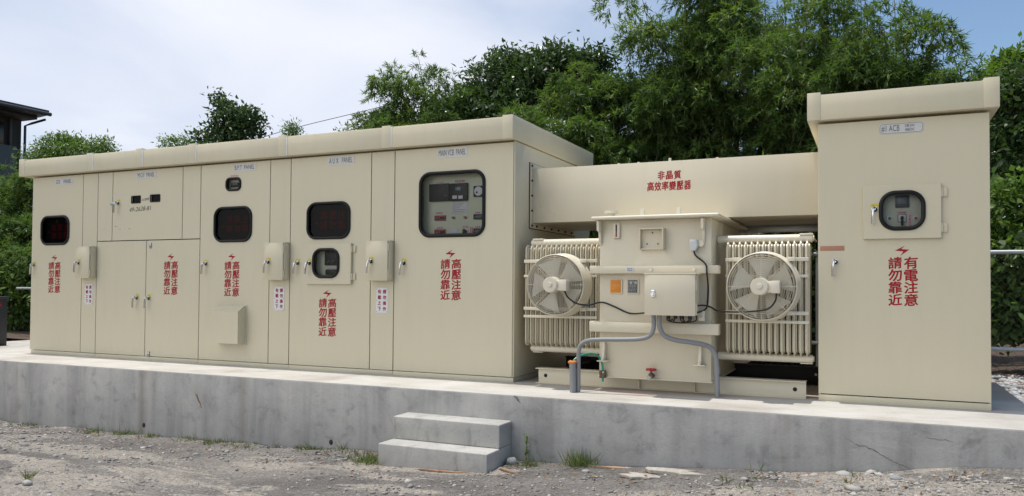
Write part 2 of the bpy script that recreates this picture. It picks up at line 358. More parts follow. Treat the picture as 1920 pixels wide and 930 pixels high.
    def build(s, name, parent=None, sharp=35, mats=None):
        me = bpy.data.meshes.new(name); s.bm.to_mesh(me); s.bm.free()
        for m in (mats or s.mats): me.materials.append(m)
        return link_mesh(name, me, parent, sharp)
def mb(m): return MB().use(m)

# ------------------------------------------------------------------ setting: ground, platform
def wall_base(x):   # height of the ground along the foot of the platform: it climbs to the right
    return float(np.interp(x, [-14, -8, -3.8, -1.67, .86, 2.7, 4.1, 6, 9], [-.80, -.765, -.71, -.655, -.55, -.43, -.27, -.10, -.05]))
def ground_z(x, y):
    w_ = wall_base(x); t = min(1, max(0, (-1.15-y)/1.6)); t = t*t*(3-2*t); flat = max(-.66, min(-.56, w_))
    return w_*(1-t)+flat*t
def build_ground():
    xs = np.concatenate([[-400, -120, -50, -25], np.linspace(-14, 10, 97), [25, 60, 400]]); ys = np.concatenate([[-400, -100, -30, -14], np.linspace(-9, .6, 60), [40, 120, 400]])
    bm = bmesh.new(); rnd = random.Random(3); g = []
    for y in ys:
        row = []
        for x in xs:
            z = ground_z(x, y) if y < 1 else -.9
            if -13 < x < 8 and -7 < y < .3: z += rnd.uniform(-.008, .008) if y < -1.05 else rnd.uniform(-.012, .030)
            row.append(bm.verts.new((x, y, z)))
        g.append(row)
    for j in range(len(ys)-1):
        for i in range(len(xs)-1): bm.faces.new((g[j][i], g[j][i+1], g[j+1][i+1], g[j+1][i]))
    me = bpy.data.meshes.new('ground'); bm.to_mesh(me); bm.free(); me.materials.append(GROUND)
    tag(link_mesh('ground', me, None, 80), 'grey gritty yard of worn asphalt with pale sandy patches', None, None, 'structure')
build_ground()
PX0, PX1, PY0, PY1 = -9.6, 4.355, -.84, 2.62
t = mb(CONC).box(PX0, PX1, PY0, PY1, -1.2, -.004, .012, 2)
wall = t.build('platform_body', None)
plat = thing('concrete_platform', 'long raised grey concrete platform that carries all the electrical cabinets', 'platform', (-2.6, -.84, -.6))
wall.data.transform(Matrix.Translation(-plat.location)); wall.parent = plat; wall.name = 'side_wall'
mb(CTOP).box(PX0+.004, PX1-.004, PY0+.004, PY1-.004, -.03, 0, .006, 2).build('top_slab', plat)
for hx, hz in ((-4.04, -.60), (-1.54, -.57), (-6.5, -.58)):
    mb(DKIN).sphere((hx, PY0+.012, hz), .035, (1, .5, 1.15), 2).build('drain_hole', plat)
def ragged_strip(m, pts, w0, y, seed):
    rnd = random.Random(seed); P = smooth_path([(a, 0, b) for a, b in pts], 5); bm = bmesh.new(); L = []
    for i, p in enumerate(P):
        k = math.sin(math.pi*(i+.2)/(len(P)-.6))
        h = w0*max(.08, k)*rnd.uniform(.4, 1.2); o = rnd.uniform(-.006, .006)
        L.append((bm.verts.new((p.x, y, p.z+h/2+o)), bm.verts.new((p.x, y, p.z-h/2+o))))
    for a, b in zip(L, L[1:]): bm.faces.new((a[0], a[1], b[1], b[0]))
    me = bpy.data.meshes.new('crack'); bm.to_mesh(me); bm.free(); me.materials.append(m); return link_mesh('crack', me, plat, 0)
CRACK = mat('dark_crack', (.185, .182, .178), .95); RUST = mat('rust_stain', (.22, .145, .075), .9)
ragged_strip(CRACK, [(3.03, -.145), (3.10, -.185), (3.20, -.21), (3.30, -.265), (3.40, -.31), (3.50, -.35)], .011, PY0-.0015, 1)
ragged_strip(CRACK, [(3.50, -.10), (3.62, -.105), (3.73, -.115)], .005, PY0-.0015, 2)
ragged_strip(RUST, [(-3.30, -.20), (-3.25, -.27), (-3.20, -.36)], .05, PY0-.0012, 4)
ragged_strip(CRACK, [(.38, -.01), (.42, -.03), (.45, -.07)], .03, PY0-.0015, 5)

steps = thing('concrete_steps', 'two grey concrete steps leading up to the platform', 'steps', (-.16, -1.1, -.63))
for nm, y0, y1, z1, z0 in (('lower_step', -1.324, PY0-.001, -.419, -.75), ('upper_step', -1.091, PY0-.002, -.219, -.4185)):
    mb(CSTEP).box(-.678, .367, y0, y1, z0, z1, .010, 3).build(nm, steps)

# raised bed behind and beside the platform
bm = bmesh.new()
def bank_z(x, y): return -.05+.02*math.sin(1.3*x)+.03*math.sin(.9*y+x*.4)
def sheet(name, xs, ys, m, f, label):
    bm = bmesh.new(); g = [[bm.verts.new((x, y, f(x, y))) for x in xs] for y in ys]
    for j in range(len(ys)-1):
        for i in range(len(xs)-1): bm.faces.new((g[j][i], g[j][i+1], g[j+1][i+1], g[j+1][i]))
    me = bpy.data.meshes.new(name); bm.to_mesh(me); bm.free(); me.materials.append(m); return tag(link_mesh(name, me, None, 80), label, None, None, 'structure')
sheet('planting_bed', list(np.linspace(-30, 25, 111)), [2.625]+list(np.linspace(2.9, 40, 70)), SOIL, bank_z, 'raised bed of soil and leaf litter behind the platform')
sheet('side_verge', list(np.linspace(4.36, 14, 40)), list(np.linspace(-.75, 2.62, 20)), SOIL, lambda x, y: -.06+.02*math.sin(3*x+2*y), 'stony verge beside the right end of the platform')

# ------------------------------------------------------------------ switchgear cabinets
X0, X1, X2, X3, X4, X5, X6, X7, X8, X9, X10 = -7.18, -6.182, -5.904, -5.633, -4.423, -4.131, -3.068, -2.773, -1.687, -1.392, 0.
XM = -5.02; DB, DT = .050, 2.367; GAP = .0052; ROOFY0, ROOFY1, RZ0, RZ1 = -.087, 2.364, 2.389, 2.600
def rect(x0, x1, z0, z1): return [(x0, z0), (x1, z0), (x1, z1), (x0, z1)]
def handle(parent, x, z, y, sticker=True, name='handle', key=0, lean=.015):
    h = MB()
    if sticker:
        h.use(YELLOW).plate(rr(x-.028, x+.034, z+.012, z+.047, .012, 3), [], y-.0015, y-.0003, .0003)
        h.use(INK).text('O I', x-.016, x+.016, z+.024, z+.036, y-.002)
    h.use(CHROME).cyl((x, y, z), (x, y-.012, z), .026, 20, .023, .002).cyl((x, y-.012, z), (x, y-.030, z), .014, 16, .012)
    h.use(RUBBER).cyl((x+.004, y-.0125, z-.004), (x+.004, y-.016, z-.004), .0195, 16)
    h.use(CHROME).tube([(x, y-.028, z+.010), (x-.006, y-.045, z+.004), (x-.012-lean*.3, y-.050, z-.04), (x-.014-lean, y-.043, z-.125)], .011, 8, False, 3, None)
    return h.build(name, parent)
def lightning(h, xc, zc, s, y):
    p = [(-.10, .0), (.62, .62), (.32, .14), (1.0, -.06), (.0, -.62), (.36, -.12), (-1.0, .06), (-.10, .0)]
    p = [(.42, .55), (-1.0, -.02), (.18, -.13), (-.22, -.62), (1.0, .08), (-.12, .16)]
    h.prism([(xc+a*s, zc+b*s*1.3) for a, b in p], y-.0012, y, 'y')
def warning(parent, x0, x1, z0, z1, y, right='高壓注意', left='請勿靠近'):
    h = mb(RED); W = x1-x0; lightning(h, x0+W*.47, z1-.043, W*.25, y); top = z1-.095; ch = (top-z0)/4; cw = W*.455
    for j, col in enumerate((left, right)):
        xa = x0+(0 if j == 0 else W-cw)
        for i, c in enumerate(col):
            h.text(c, xa, xa+cw, top-(i+1)*ch+ch*.02, top-i*ch-ch*.02, y-.0012, .026, .0, .09)
    return h.build('warning_lettering', parent, 0)
def nameplate(parent, x0, x1, z0, z1, y, txt):
    p = mb(PLATE).plate(rr(x0, x1, z0, z1, .008, 3), [], y-.003, y, .0008).build('name_plate', parent)
    return p
def plate_text(h, txt, x0, x1, z0, z1, y, m): h.use(m).text(txt, x0, x1, z0, z1, y); return h
def gasket(parent, x0, x1, z0, z1, r, y, w_=.016):
    pts = rr(x0+w_, x1-w_, z0+w_, z1-w_, max(.01, r-w_), 8)
    return mb(RUBBER).tube([(a, y-.004, b) for a, b in pts], w_, 8, True).build('window_gasket', parent)
def pane(parent, x0, x1, z0, z1, r, y, m):
    h = mb(m); p = rr(x0+.012, x1-.012, z0+.012, z1-.012, max(.01, r-.012), 8); bm_ = h.bm
    f = bm_.faces.new([bm_.verts.new((a, y+.010, b)) for a, b in p][::1]); f.material_index = 0
    return h.build('window_glass', parent, 0)
def control_box(parent, xa, xb, z0, z1, d, y=0.):
    b = mb(PAINT).box(xa, xb, y-d+.022, y-.001, z0+.006, z1-.006, .003).box(xa-.001, xb-.012, y-d, y-d+.018, z0, z1, .004).box(xa-.012, xb+.003, y-d+.02, y-.002, z1-.005, z1+.004, .002).build('control_box', parent)
    handle(b, xa+.072, (z0+z1)/2-.005, y-d)
    for zz_ in (z0+.07, z1-.07):
        mb(PAINT).cyl((xb-.006, y-d+.012, zz_-.04), (xb-.006, y-d+.012, zz_+.04), .007, 10).build('hinge', b)
    n = mb(WHITE).plate(rect((xa+xb)/2-.073+.005, (xa+xb)/2+.073+.005, z0-.34, z0-.075), [], -.0032, -.0005, .0005)
    nb = n.build('notice_plate', parent); h = mb(RED); cx_ = (xa+xb)/2+.005
    for j, col in enumerate(('有載之下', '請勿操作')):
        for i, c in enumerate(col):
            u = cx_+(-.032 if j == 0 else .032); v = z0-.115-i*.061
            h.text(c, u-.020, u+.020, v-.021, v+.021, -.0045, .03)
    h.use(INK)
    for sx_ in (-.064, .064):
        for sz_ in (-.088, -.208, -.328): h.cyl((cx_+sx_, -.003, z0+sz_), (cx_+sx_, -.0052, z0+sz_), .0035, 8)
    h.build('notice_lettering', nb, 0); return b
def fixed(parent, xa, xb, z0=DB, z1=DT): return mb(PAINT).plate(rect(xa+GAP, xb-GAP, z0, z1), [], 0, .026, .0025).build('fixed_panel', parent)
def roof(parent, xa, xb, ear_l=False, ear_r=True, over_l=0, over_r=0):
    h = mb(PAINT).box(xa-over_l+.001, xb+over_r-.001, ROOFY0, ROOFY1, RZ0, RZ1, .004)
    h.box(xa-over_l+.02, xb+over_r-.02, ROOFY0+.02, ROOFY1-.02, RZ1, RZ1+.012, .004)
    p = h.build('roof_cap', parent)
    if ear_l: mb(PAINT).box(xa-over_l-.002, xa-over_l+.112, ROOFY0-.003, ROOFY1+.001, RZ0-.001, RZ1+.022, .003).build('end_cover', p)
    if ear_r: mb(PAINT).box(xb+over_r-.112, xb+over_r+.001, ROOFY0-.003, ROOFY1+.001, RZ0-.001, RZ1+.022, .003).build('end_cover', p)
    if ear_r and over_r == 0: mb(SEAL_DAYLIGHT).box(xb+.002, xb+.014, ROOFY0-.004, ROOFY0+.02, RZ0+.004, RZ1+.004, .001).build('sealant_strip', p)
    for xx in (xa+.35, xb-.25):
        mb(PAINTW).cyl((xx, .06, RZ1+.01), (xx, .06, RZ1+.035), .022, 14, .012).build('roof_bolt', p)
    return p
def body(parent, xa, xb, left=False, right=False, depth=2.28):
    h = mb(PAINT)
    e = .0015
    h.box(xa+e, xa+.018, .03 if not left else .012, depth, .05, 2.378, .002).box(xb-.018, xb-e, .03 if not right else .012, depth, .05, 2.378, .002)
    h.box(xa+.019, xb-.019, .03, depth-.02, 2.358, 2.377, .002).box(xa+.019, xb-.019, depth-.018, depth, .05, 2.357, .002)
    h.use(DKIN).box(xa+.019, xb-.019, .34, .35, .06, 2.35, 0)
    h.build('body', parent)
    mb(PAINT).box(xa+.002+(.03 if left else 0), xb-.002, -.001, .05, .0, .044, .002).box(xa+.03, xb-.012, .08, depth-.05, .0, .046, .002).build('plinth', parent)
def door(parent, xa, xb, holes=(), z0=DB, z1=DT): return mb(PAINT).plate(rect(xa+GAP, xb-GAP, z0, z1), [rr(*h) for h in holes], -.0, .026, .003).build('door', parent)
GRP = 'beige switchgear cabinets standing in one row'
def dark_window(d, x0, x1, z0, z1, first=False):
    r = .125; gasket(d, x0, x1, z0, z1, r, 0); pane(d, x0, x1, z0, z1, r, 0, TINTED)
    b = mb(DKIN).box(x0-.05, x1+.05, .055, .065, z0-.05, z1+.05, 0).build('backing_panel', d)
    h = mb(DIMRED); cw = (x1-x0)/6.3
    rows = ('高壓注意', '請勿靠近')
    for j, row in enumerate(rows):
        for i, c in enumerate(row):
            u = x0+cw*(1.55+i*1.28); v = z1-(z1-z0)*(.34+.26*j)-(.02 if first else 0)
            if u+cw < x1+.03: h.text(c, u, u+cw, v-.05, v+.042, .0535, .022, 0, .05)
    lightning(h, x0+cw*.95, z1-(z1-z0)*.55, .036, .0545)
    if first:
        h.use(mat('amber_label', (.22, .16, .03), .6))
        for u in (.42, .76): h.sphere((x0+(x1-x0)*u, .055, z1-.075), .03, (1, .05, .8), 1)
    h.build('notice_lettering', b, 0)

# 1 ---- far left cabinet
c1 = thing('switchgear_cabinet', 'leftmost beige cabinet of the row with dark window and side box', 'cabinet', ((X0+X2)/2, 0, 0), GRP)
body(c1, X0, X2, left=True); roof(c1, X0, X2, ear_l=True, over_l=.162)
d = door(c1, X0, X1, [(-6.985, -6.435, 1.455, 1.842, .118)])
dark_window(d, -6.992, -6.428, 1.450, 1.848, True)
handle(d, -7.115, 1.19, 0); warning(d, -6.824, -6.592, .815, 1.325, 0)
p = nameplate(d, -6.725, -6.385, 2.251, 2.336, 0, ''); plate_text(MB(), 'DS', -6.70, -6.63, 2.268, 2.320, -.0042, PENCIL).use(PENCIL).text('PANEL', -6.56, -6.41, 2.268, 2.320, -.0042).build('plate_lettering', p, 0)
fixed(c1, X1, X2); control_box(c1, -6.178, -5.908, 1.012, 1.418, .10)
for z in (.42, 1.95): mb(STEEL).cyl((X0+.016, .0, z), (X0+.016, -.006, z), .008, 10).build('screw', c1)
# 2 ---- MOF
c2 = thing('switchgear_cabinet', 'wide beige cabinet with two small black meters and double doors below', 'cabinet', ((X2+X5)/2, 0, 0), GRP)
body(c2, X2, X5); roof(c2, X2, XM); roof(c2, XM, X5)
fixed(c2, X2, X3, 1.492); fixed(c2, X4, X5, 1.492)
d = door(c2, X3, X4, [rect(-5.29, -5.137, 1.959, 2.044) and (-5.29, -5.137, 1.959, 2.044, .006), (-4.962, -4.802, 1.963, 2.047, .006)], 1.492)
for a, b, z0, z1 in ((-5.296, -5.131, 1.953, 2.05), (-4.968, -4.796, 1.957, 2.053)):
    g = mb(RUBBER).tube([(x, -.003, z) for x, z in rr(a+.005, b-.005, z0+.005, z1-.005, .006, 2)], .006, 6, True).build('meter_frame', d)
    pane(g, a, b, z0, z1, .02, 0, TINTED); mb(BLACK).box(a-.02, b+.02, .05, .06, z0-.02, z1+.02, 0).build('meter_face', g)
handle(d, -5.526, 1.968, 0)
lk = mb(STEEL).box(X3-.03, X3+.03, -.012, -.001, 1.945, 1.985, .004).cyl((X3+.0, -.012, 1.965), (X3, -.02, 1.965), .012, 12).build('hasp', d)
MARK = mb(INK).text('49-2638-81', -5.328, -4.948, 1.848, 1.915, -.0012, -.006, .25, .04).text('x12000', -5.118, -4.985, 1.980, 2.016, -.0012, -.004, .35, .05).build('marker_writing', d, 0)
sm = mb(mat('scuff_mark', (.27, .24, .19), .8))
for a, b, r_ in ((-5.57, 1.672, .010), (-5.49, 1.635, .008), (-5.32, 1.637, .010), (-5.545, 1.668, .006)): sm.sphere((a, 0, b), r_, (1.5, .06, .7), 1)
sm.build('scuff_mark', d, 0)
p = nameplate(d, -5.213, -4.871, 2.26, 2.347, 0, ''); plate_text(MB(), 'M.O.F  PANEL', -5.19, -4.895, 2.276, 2.332, -.0042, PENCIL).build('plate_lettering', p, 0)
dl = mb(PAINT).plate(rect(X2+GAP, XM-GAP, DB, 1.482), [], 0, .026, .003).build('lower_door', c2); dr = mb(PAINT).plate(rect(XM+GAP, X5-GAP, DB, 1.482), [], 0, .026, .003).build('lower_door', c2)
handle(dl, -5.164, .772, 0); handle(dr, -4.957, .768, 0); warning(dr, -4.71, -4.484, .811, 1.319, 0)
for z in (1.42, .075):
    mb(STEEL).box(-4.962, -4.93, -.014, -.001, z-.035, z+.035, .004).cyl((-4.946, -.014, z-.01), (-4.946, -.026, z-.01), .010, 12).build('door_bolt', dr)
# 3 ---- BPT
c3 = thing('switchgear_cabinet', 'beige cabinet with small round meter window above the dark window and a vent hood below', 'cabinet', ((X5+X7)/2, 0, 0), GRP)
body(c3, X5, X7); roof(c3, X5, X7)
d = door(c3, X5, X6, [(-3.905, -3.334, 1.442, 1.853, .118), (-3.731, -3.506, 2.043, 2.195, .055)])
dark_window(d, -3.912, -3.327, 1.436, 1.859)
gasket(d, -3.737, -3.500, 2.037, 2.201, .062, 0, .014); pane(d, -3.737, -3.5, 2.037, 2.201, .06, 0, GLASS)
b = mb(PANELG).box(-3.80, -3.44, .045, .055, 2.0, 2.25, 0).build('meter_panel', d); mb(BLACK).box(-3.694, -3.576, .03, .044, 2.089, 2.144, .004).use(PLATE).text('00000', -3.68, -3.59, 2.118, 2.134, .0285).build('counter', b)
mb(PINK).box(-3.664, -3.545, -.0022, -.0004, 2.209, 2.227, .0003).use(RED).text('動作計數', -3.655, -3.556, 2.2115, 2.2245, -.0032).build('tag', d)
handle(d, -4.026, 1.19, 0); warning(d, -3.735, -3.511, .802, 1.311, 0)
p = nameplate(d, -3.622, -3.283, 2.267, 2.351, 0, ''); plate_text(MB(), 'B.P.T  PANEL', -3.60, -3.305, 2.283, 2.336, -.0042, PENCIL).build('plate_lettering', p, 0)
hd = mb(PAINT).plate(rect(-3.832, -3.385, .245, .703), [], -.006, -.0005, .001).prism([(-.006, .692), (-.022, .694), (-.122, .63), (-.122, .262), (-.118, .262), (-.118, .628), (-.022, .688), (-.006, .688)], -3.812, -3.405, 'x')
for xx in (-3.812, -3.409): hd.prism([(-.006, .69), (-.022, .692), (-.121, .629), (-.121, .263), (-.006, .263)], xx, xx+.004, 'x')
hd.use(STEEL)
for xx, z_ in ((-3.823, .697), (-3.60, .699), (-3.393, .697), (-3.393, .46), (-3.393, .255), (-3.823, .255), (-3.823, .46)): hd.cyl((xx, -.006, z_), (xx, -.009, z_), .005, 8)
hd.build('vent_hood', d)
fixed(c3, X6, X7); control_box(c3, -3.063, -2.778, .995, 1.415, .10)
# 4 ---- AUX
c4 = thing('switchgear_cabinet', 'beige cabinet with a small hinged glazed box under its dark window', 'cabinet', ((X7+X9)/2, 0, 0), GRP)
body(c4, X7, X9); roof(c4, X7, X9)
d = door(c4, X7, X8, [(-2.536, -1.956, 1.451, 1.856, .118), (-2.46, -2.04, 1.0, 1.36, .02)])
dark_window(d, -2.542, -1.950, 1.445, 1.862)
handle(d, -2.659, 1.189, 0); warning(d, -2.359, -2.129, .379, .893, 0)
p = nameplate(d, -2.269, -1.91, 2.26, 2.354, 0, ''); plate_text(MB(), 'A U X   PANEL', -2.245, -1.935, 2.278, 2.338, -.0042, PENCIL).build('plate_lettering', p, 0)
gb = mb(PAINT).plate(rect(-2.526, -1.92, .952, 1.396), [rr(-2.425, -2.071, 1.022, 1.343, .11)], -.032, -.004, .003).build('glazed_box', d)
gasket(gb, -2.431, -2.065, 1.016, 1.349, .115, -.032, .017); pane(gb, -2.431, -2.065, 1.016, 1.349, .11, -.03, GLASS)
ip = mb(PANELG).box(-2.52, -1.98, .05, .06, .97, 1.38, 0).build('relay_panel', gb)
mb(BLACK).box(-2.317, -2.110, .03, .049, 1.161, 1.33, .004).build('relay', ip)
lt = mb(PLATE)
for k in range(9): lt.cyl((-2.275+.0095*k+(k > 2)*.008, .0295, 1.19+.012*((k*7) % 3)), (-2.275+.0095*k+(k > 2)*.008, .0285, 1.19+.012*((k*7) % 3)), .003, 6)
lt.build('relay_marking', ip)
mb(BLACK).box(-2.304, -2.165, .03, .049, 1.057, 1.114, .003).use(PLATE).box(-2.294, -2.19, .044, .0495, 1.118, 1.142, .001).build('counter', ip)
handle(gb, -2.470, 1.185, -.032)
for z_ in (1.332, 1.036): mb(PAINT).box(-1.919, -1.875, -.014, -.0005, z_-.036, z_+.036, .002).cyl((-1.915, -.02, z_-.036), (-1.915, -.02, z_+.036), .008, 10).build('hinge', gb)
fixed(c4, X8, X9); control_box(c4, -1.681, -1.397, .992, 1.412, .10)
# 5 ---- MAIN
c5 = thing('switchgear_cabinet', 'rightmost cabinet of the beige row with a big clear window onto instruments', 'cabinet', ((X9+X10)/2, 0, 0), GRP)
body(c5, X9, X10, right=True); roof(c5, X9, X10, over_r=.014)
d = door(c5, X9, X10-.012, [(-1.083, -.326, 1.446, 2.112, .115)])
gasket(d, -1.091, -.318, 1.438, 2.12, .128, 0, .019); pane(d, -1.091, -.318, 1.438, 2.12, .122, 0, GLASS)
handle(d, -1.267, 1.18, 0); warning(d, -.824, -.592, .796, 1.313, 0)
p = nameplate(d, -.881, -.525, 2.257, 2.356, 0, ''); plate_text(MB(), 'MAIN VCB  PANEL', -.86, -.546, 2.276, 2.338, -.0042, PENCIL).build('plate_lettering', p, 0)
ip = mb(PANELG).box(-1.18, -.24, .10, .11, 1.40, 2.16, 0).build('instrument_panel', c5)
def inst(name, m, x0, x1, z0, z1, dep=.02, extra=None):
    h = mb(m).box(x0, x1, .0995-dep, .0995, z0, z1, .003)
    if extra: extra(h)
    return h.build(name, ip)
inst('relay', BLACK, -1.014, -.780, 1.821, 2.003, .03, lambda h: h.use(GREYMETER).box(-.83, -.80, .068, .0705, 1.875, 1.882, 0))
inst('relay', BLACK, -.764, -.566, 1.817, 1.999, .03, lambda h: h.use(SCREEN).box(-.705, -.640, .067, .0705, 1.923, 1.959, .001).use(WHITE).box(-.735, -.682, .067, .0705, 1.839, 1.873, .001).box(-.666, -.615, .067, .0705, 1.837, 1.870, .001))
inst('dial_meter', BLACK, -.499, -.389, 1.852, 1.962, .02, lambda h: h.use(WHITE).cyl((-.438, .0795, 1.907), (-.438, .070, 1.907), .047, 28).use(INK).cyl((-.455, .07, 1.895), (-.455, .067, 1.895), .011, 12))
for z0, z1 in ((1.622, 1.674), (1.473, 1.529)):
    inst('red_switch', REDBOX, -.953, -.828, z0, z1, .02, lambda h: h.use(DKIN).box(-.945, -.90, .078, .0797, z0+.012, z1-.014, 0).box(-.885, -.836, .078, .0797, z0+.012, z1-.014, 0).use(PINK).text('SW', -.935, -.91, z0+.018, z1-.02, .0775))
    inst('terminal_counter', BLACK, -.497, -.387, z0, z1, .02, lambda h: h.use(GREYMETER).box(-.48, -.40, .078, .0797, z0+.015, z1-.015, 0))
for m, xx in ((GREENLAMP, -.734), (REDLAMP, -.596)):
    mb(STEEL).cyl((xx, .0995, 1.646), (xx, .09, 1.646), .021, 18).use(m).cyl((xx, .09, 1.646), (xx, .072, 1.646), .016, 16, .013, .002).build('indicator_lamp', ip)
pp = inst('paper_notice', WHITE, -.764, -.572, 1.691, 1.800, .002); h = mb(INK)
for k, (a, b) in enumerate(((-.745, -.62), (-.745, -.64), (-.745, -.66), (-.745, -.60), (-.745, -.615))): h.box(a, b, .0962, .0968, 1.784-k*.019, 1.787-k*.019, 0)
h.build('paper_lettering', pp, 0)
inst('blank_plate', WHITE, -.770, -.686, 1.470, 1.536, .004)
inst('rotary_switch', WHITE, -.628, -.559, 1.470, 1.533, .006, lambda h: h.use(BLACK).cyl((-.594, .094, 1.5), (-.594, .07, 1.5), .02, 16).box(-.606, -.582, .05, .07, 1.478, 1.524, .003))
for x0, x1, z0, z1 in ((-.947, -.848, 2.010, 2.026), (-.721, -.601, 2.010, 2.038), (-.944, -.861, 1.689, 1.711), (-.931, -.852, 1.534, 1.557), (-.633, -.554, 1.538, 1.562), (-.543, -.501, 1.465, 1.550), (-.487, -.419, 1.682, 1.703), (-.485, -.417, 1.534, 1.556)):
    tg = inst('tag', PINK, x0, x1, z0, z1, .002); h = mb(RED); n_ = max(2, int((x1-x0)/.02))
    for k in range(n_): h.box(x0+.006+k*(x1-x0-.008)/n_, x0+.014+k*(x1-x0-.008)/n_, .0965, .0970, z0+.005, z1-.005, 0)
    h.build('tag_lettering', tg, 0)

# ------------------------------------------------------------------ bus duct between the cabinets
DY0, DY1, DZ0, DZ1 = .42, 1.66, 1.597, 2.155
duct = thing('bus_duct', 'long beige rectangular duct bridging the cabinet row and the right-hand cabinet', 'duct', (1.4, 1.0, 1.6))
mb(PAINT2).box(.006, 2.786, DY0, DY1, DZ0, DZ1, .004).build('casing', duct)
def frame_x(h, x0, x1, g):
    h.box(x0, x1, DY0-g, DY0-.0015, DZ0-g, DZ1+g, .001).box(x0, x1, DY1+.0015, DY1+g, DZ0-g, DZ1+g, .001).box(x0, x1, DY0-.001, DY1+.001, DZ0-g, DZ0-.0015, .001).box(x0, x1, DY0-.001, DY1+.001, DZ1+.0015, DZ1+g, .001)
    return h
frame_x(mb(PAINT2), .008, .016, .055).build('flange', duct); frame_x(mb(GASKET), .001, .0075, .062).build('gasket', duct)
for yy, zz_ in [(DY0-.03, DZ0-.03+k*(DZ1-DZ0+.06)/4) for k in range(5)]+[(DY0+.1+k*.21, DZ0-.03) for k in range(6)]:
    mb(DARKMETAL).cyl((.016, yy, zz_), (.030, yy, zz_), .011, 6).build('flange_bolt', duct)
h = mb(RED)
for i, c in enumerate('非晶質'): h.text(c, 1.325+i*.079, 1.325+i*.079+.064, 1.978, 2.060, DY0-.0012, .03, 0, .07)
for i, c in enumerate('高效率變壓器'): h.text(c, 1.222+i*.0715, 1.222+i*.0715+.062, 1.872, 1.960, DY0-.0012, .026, 0, .07)
h.build('lettering', duct, 0)
for xx in (.92, 1.12, 1.43, 1.88):
    mb(PAINTW).cyl((xx, DY0+.05, DZ1), (xx, DY0+.05, DZ1+(.035 if xx == 1.43 else .014)), .014, 12).build('duct_stud', duct)
mb(STEEL).box(1.9, 2.786, 1.50, 1.54, DZ0-.075, DZ0-.002, .003).build('support_strut', duct); mb(STEEL).box(2.70, 2.74, 1.55, 1.59, .0, DZ0-.003, .003).build('support_leg', duct)

# ------------------------------------------------------------------ transformer
TX0, TX1, TY0, TY1 = .912, 1.930, -.10, 2.25
tr = thing('power_transformer', 'cream oil transformer tank with two fan-cooled radiators and cable box', 'transformer', (1.42, .9, 0))
tank = mb(PAINT2).box(TX0, TX1, TY0, TY1, .118, 1.552, .004).build('tank', tr)
mb(PAINT2).box(TX0-.012, TX1+.012, TY0-.012, TY1+.01, .112, .124, .002).build('bottom_flange', tank)
lid = mb(PAINTW).box(.862, 2.015, -.215, 2.45, 1.5535, 1.583, .012, 3).build('lid', tr)
lb = mb(PAINT2)
for k in range(8): lb.cyl((.97+k*.135, -.15, 1.583), (.97+k*.135, -.15, 1.590), .012, 6)
lb.build('lid_bolt', lid)
mb(PAINTW).cyl((.985, .02, 1.583), (.985, .02, 1.597), .105, 28, None, .003).cyl((.985, .02, 1.597), (.985, .02, 1.63), .035, 18).cyl((.985, .02, 1.625), (.985, .02, 1.652), .066, 24, None, .005).build('pressure_relief_valve', lid)
for xx in (1.275, 1.612): mb(PAINTW).prism([(a, b) for a, b in rr(xx-.020, xx+.020, 1.575, 1.668, .018, 4)], .03, .05, 'y', .003).build('lifting_lug', lid)
for xx in (.920, 1.865):
    mb(PAINTW).prism([(-.101, 1.32), (-.125, 1.36), (-.135, 1.44), (-.185, 1.455), (-.19, 1.54), (-.15, 1.552), (-.101, 1.552)], xx-.012, xx+.012, 'x', .003).build('lifting_hook', tank)
g = mb(PAINTW).box(1.045, 1.108, -.125, -.1005, 1.385, 1.525, .006).use(BLACK).box(1.07, 1.083, -.128, -.124, 1.40, 1.512, .001).use(REDLAMP).box(1.0715, 1.0815, -.1295, -.1275, 1.405, 1.45, .0005).build('oil_gauge', tank)
h = mb(PAINT2); bx0, bx1, bz0, bz1 = 1.30, 1.525, 1.278, 1.468
h.box(bx0, bx0+.01, -.16, -.1, bz0, bz1, .002).box(bx1-.01, bx1, -.19, -.1, bz0, bz1, .002).box(bx0+.0105, bx1-.0105, -.188, -.1, bz1-.010, bz1, .002).box(bx0+.0105, bx1-.0105, -.15, -.1, bz0, bz0+.01, .002).box(bx0+.0105, bx1-.0105, -.112, -.101, bz0+.0105, bz1-.0105, 0)
h.use(DARKMETAL)
for a, b in ((1.36, 1.33), (1.46, 1.33), (1.41, 1.43)): h.cyl((a, -.112, b), (a, -.119, b), .006, 8)
h.build('meter_bracket', tank)
sn = mb(STEEL).prism([(1.752, 1.355), (1.748, 1.30), (1.766, 1.262), (1.806, 1.262), (1.824, 1.30), (1.82, 1.355)], -.17, -.11, 'y', .006).use(WHITE).box(1.757, 1.808, -.174, -.16, 1.338, 1.362, .003).use(PAINTW).cyl((1.842, -.1, 1.325), (1.842, -.14, 1.325), .028, 16).build('temperature_sensor', tank)
for z0, z1, nm in ((1.062, 1.134, 'clamp_bar'), (.533, .628, 'clamp_bar')):
    mb(PAINT2).box(.846, 2.008, -.20, -.1015, z0, z1, .005).build(nm, tr)
mb(WHITE).box(1.19, 1.262, -.203, -.2005, 1.078, 1.118, .0005).use(PENCIL).text('高效率', 1.20, 1.252, 1.10, 1.112, -.2042).text('變壓器', 1.205, 1.247, 1.084, 1.096, -.2042).build('small_label', tr)
lb = mb(PAINTW)
for xx in (1.42, 1.80): lb.cyl((xx, -.2, 1.098), (xx, -.215, 1.098), .016, 6)
lb.build('bar_bolt', tr)
fr = mb(PAINTW).plate(rect(1.013, 1.130, .880, 1.012), [], -.112, -.1005, .003).use(ORANGE).box(1.019, 1.118, -.1145, -.111, .889, 1.005, .001).build('orange_sign', tank)
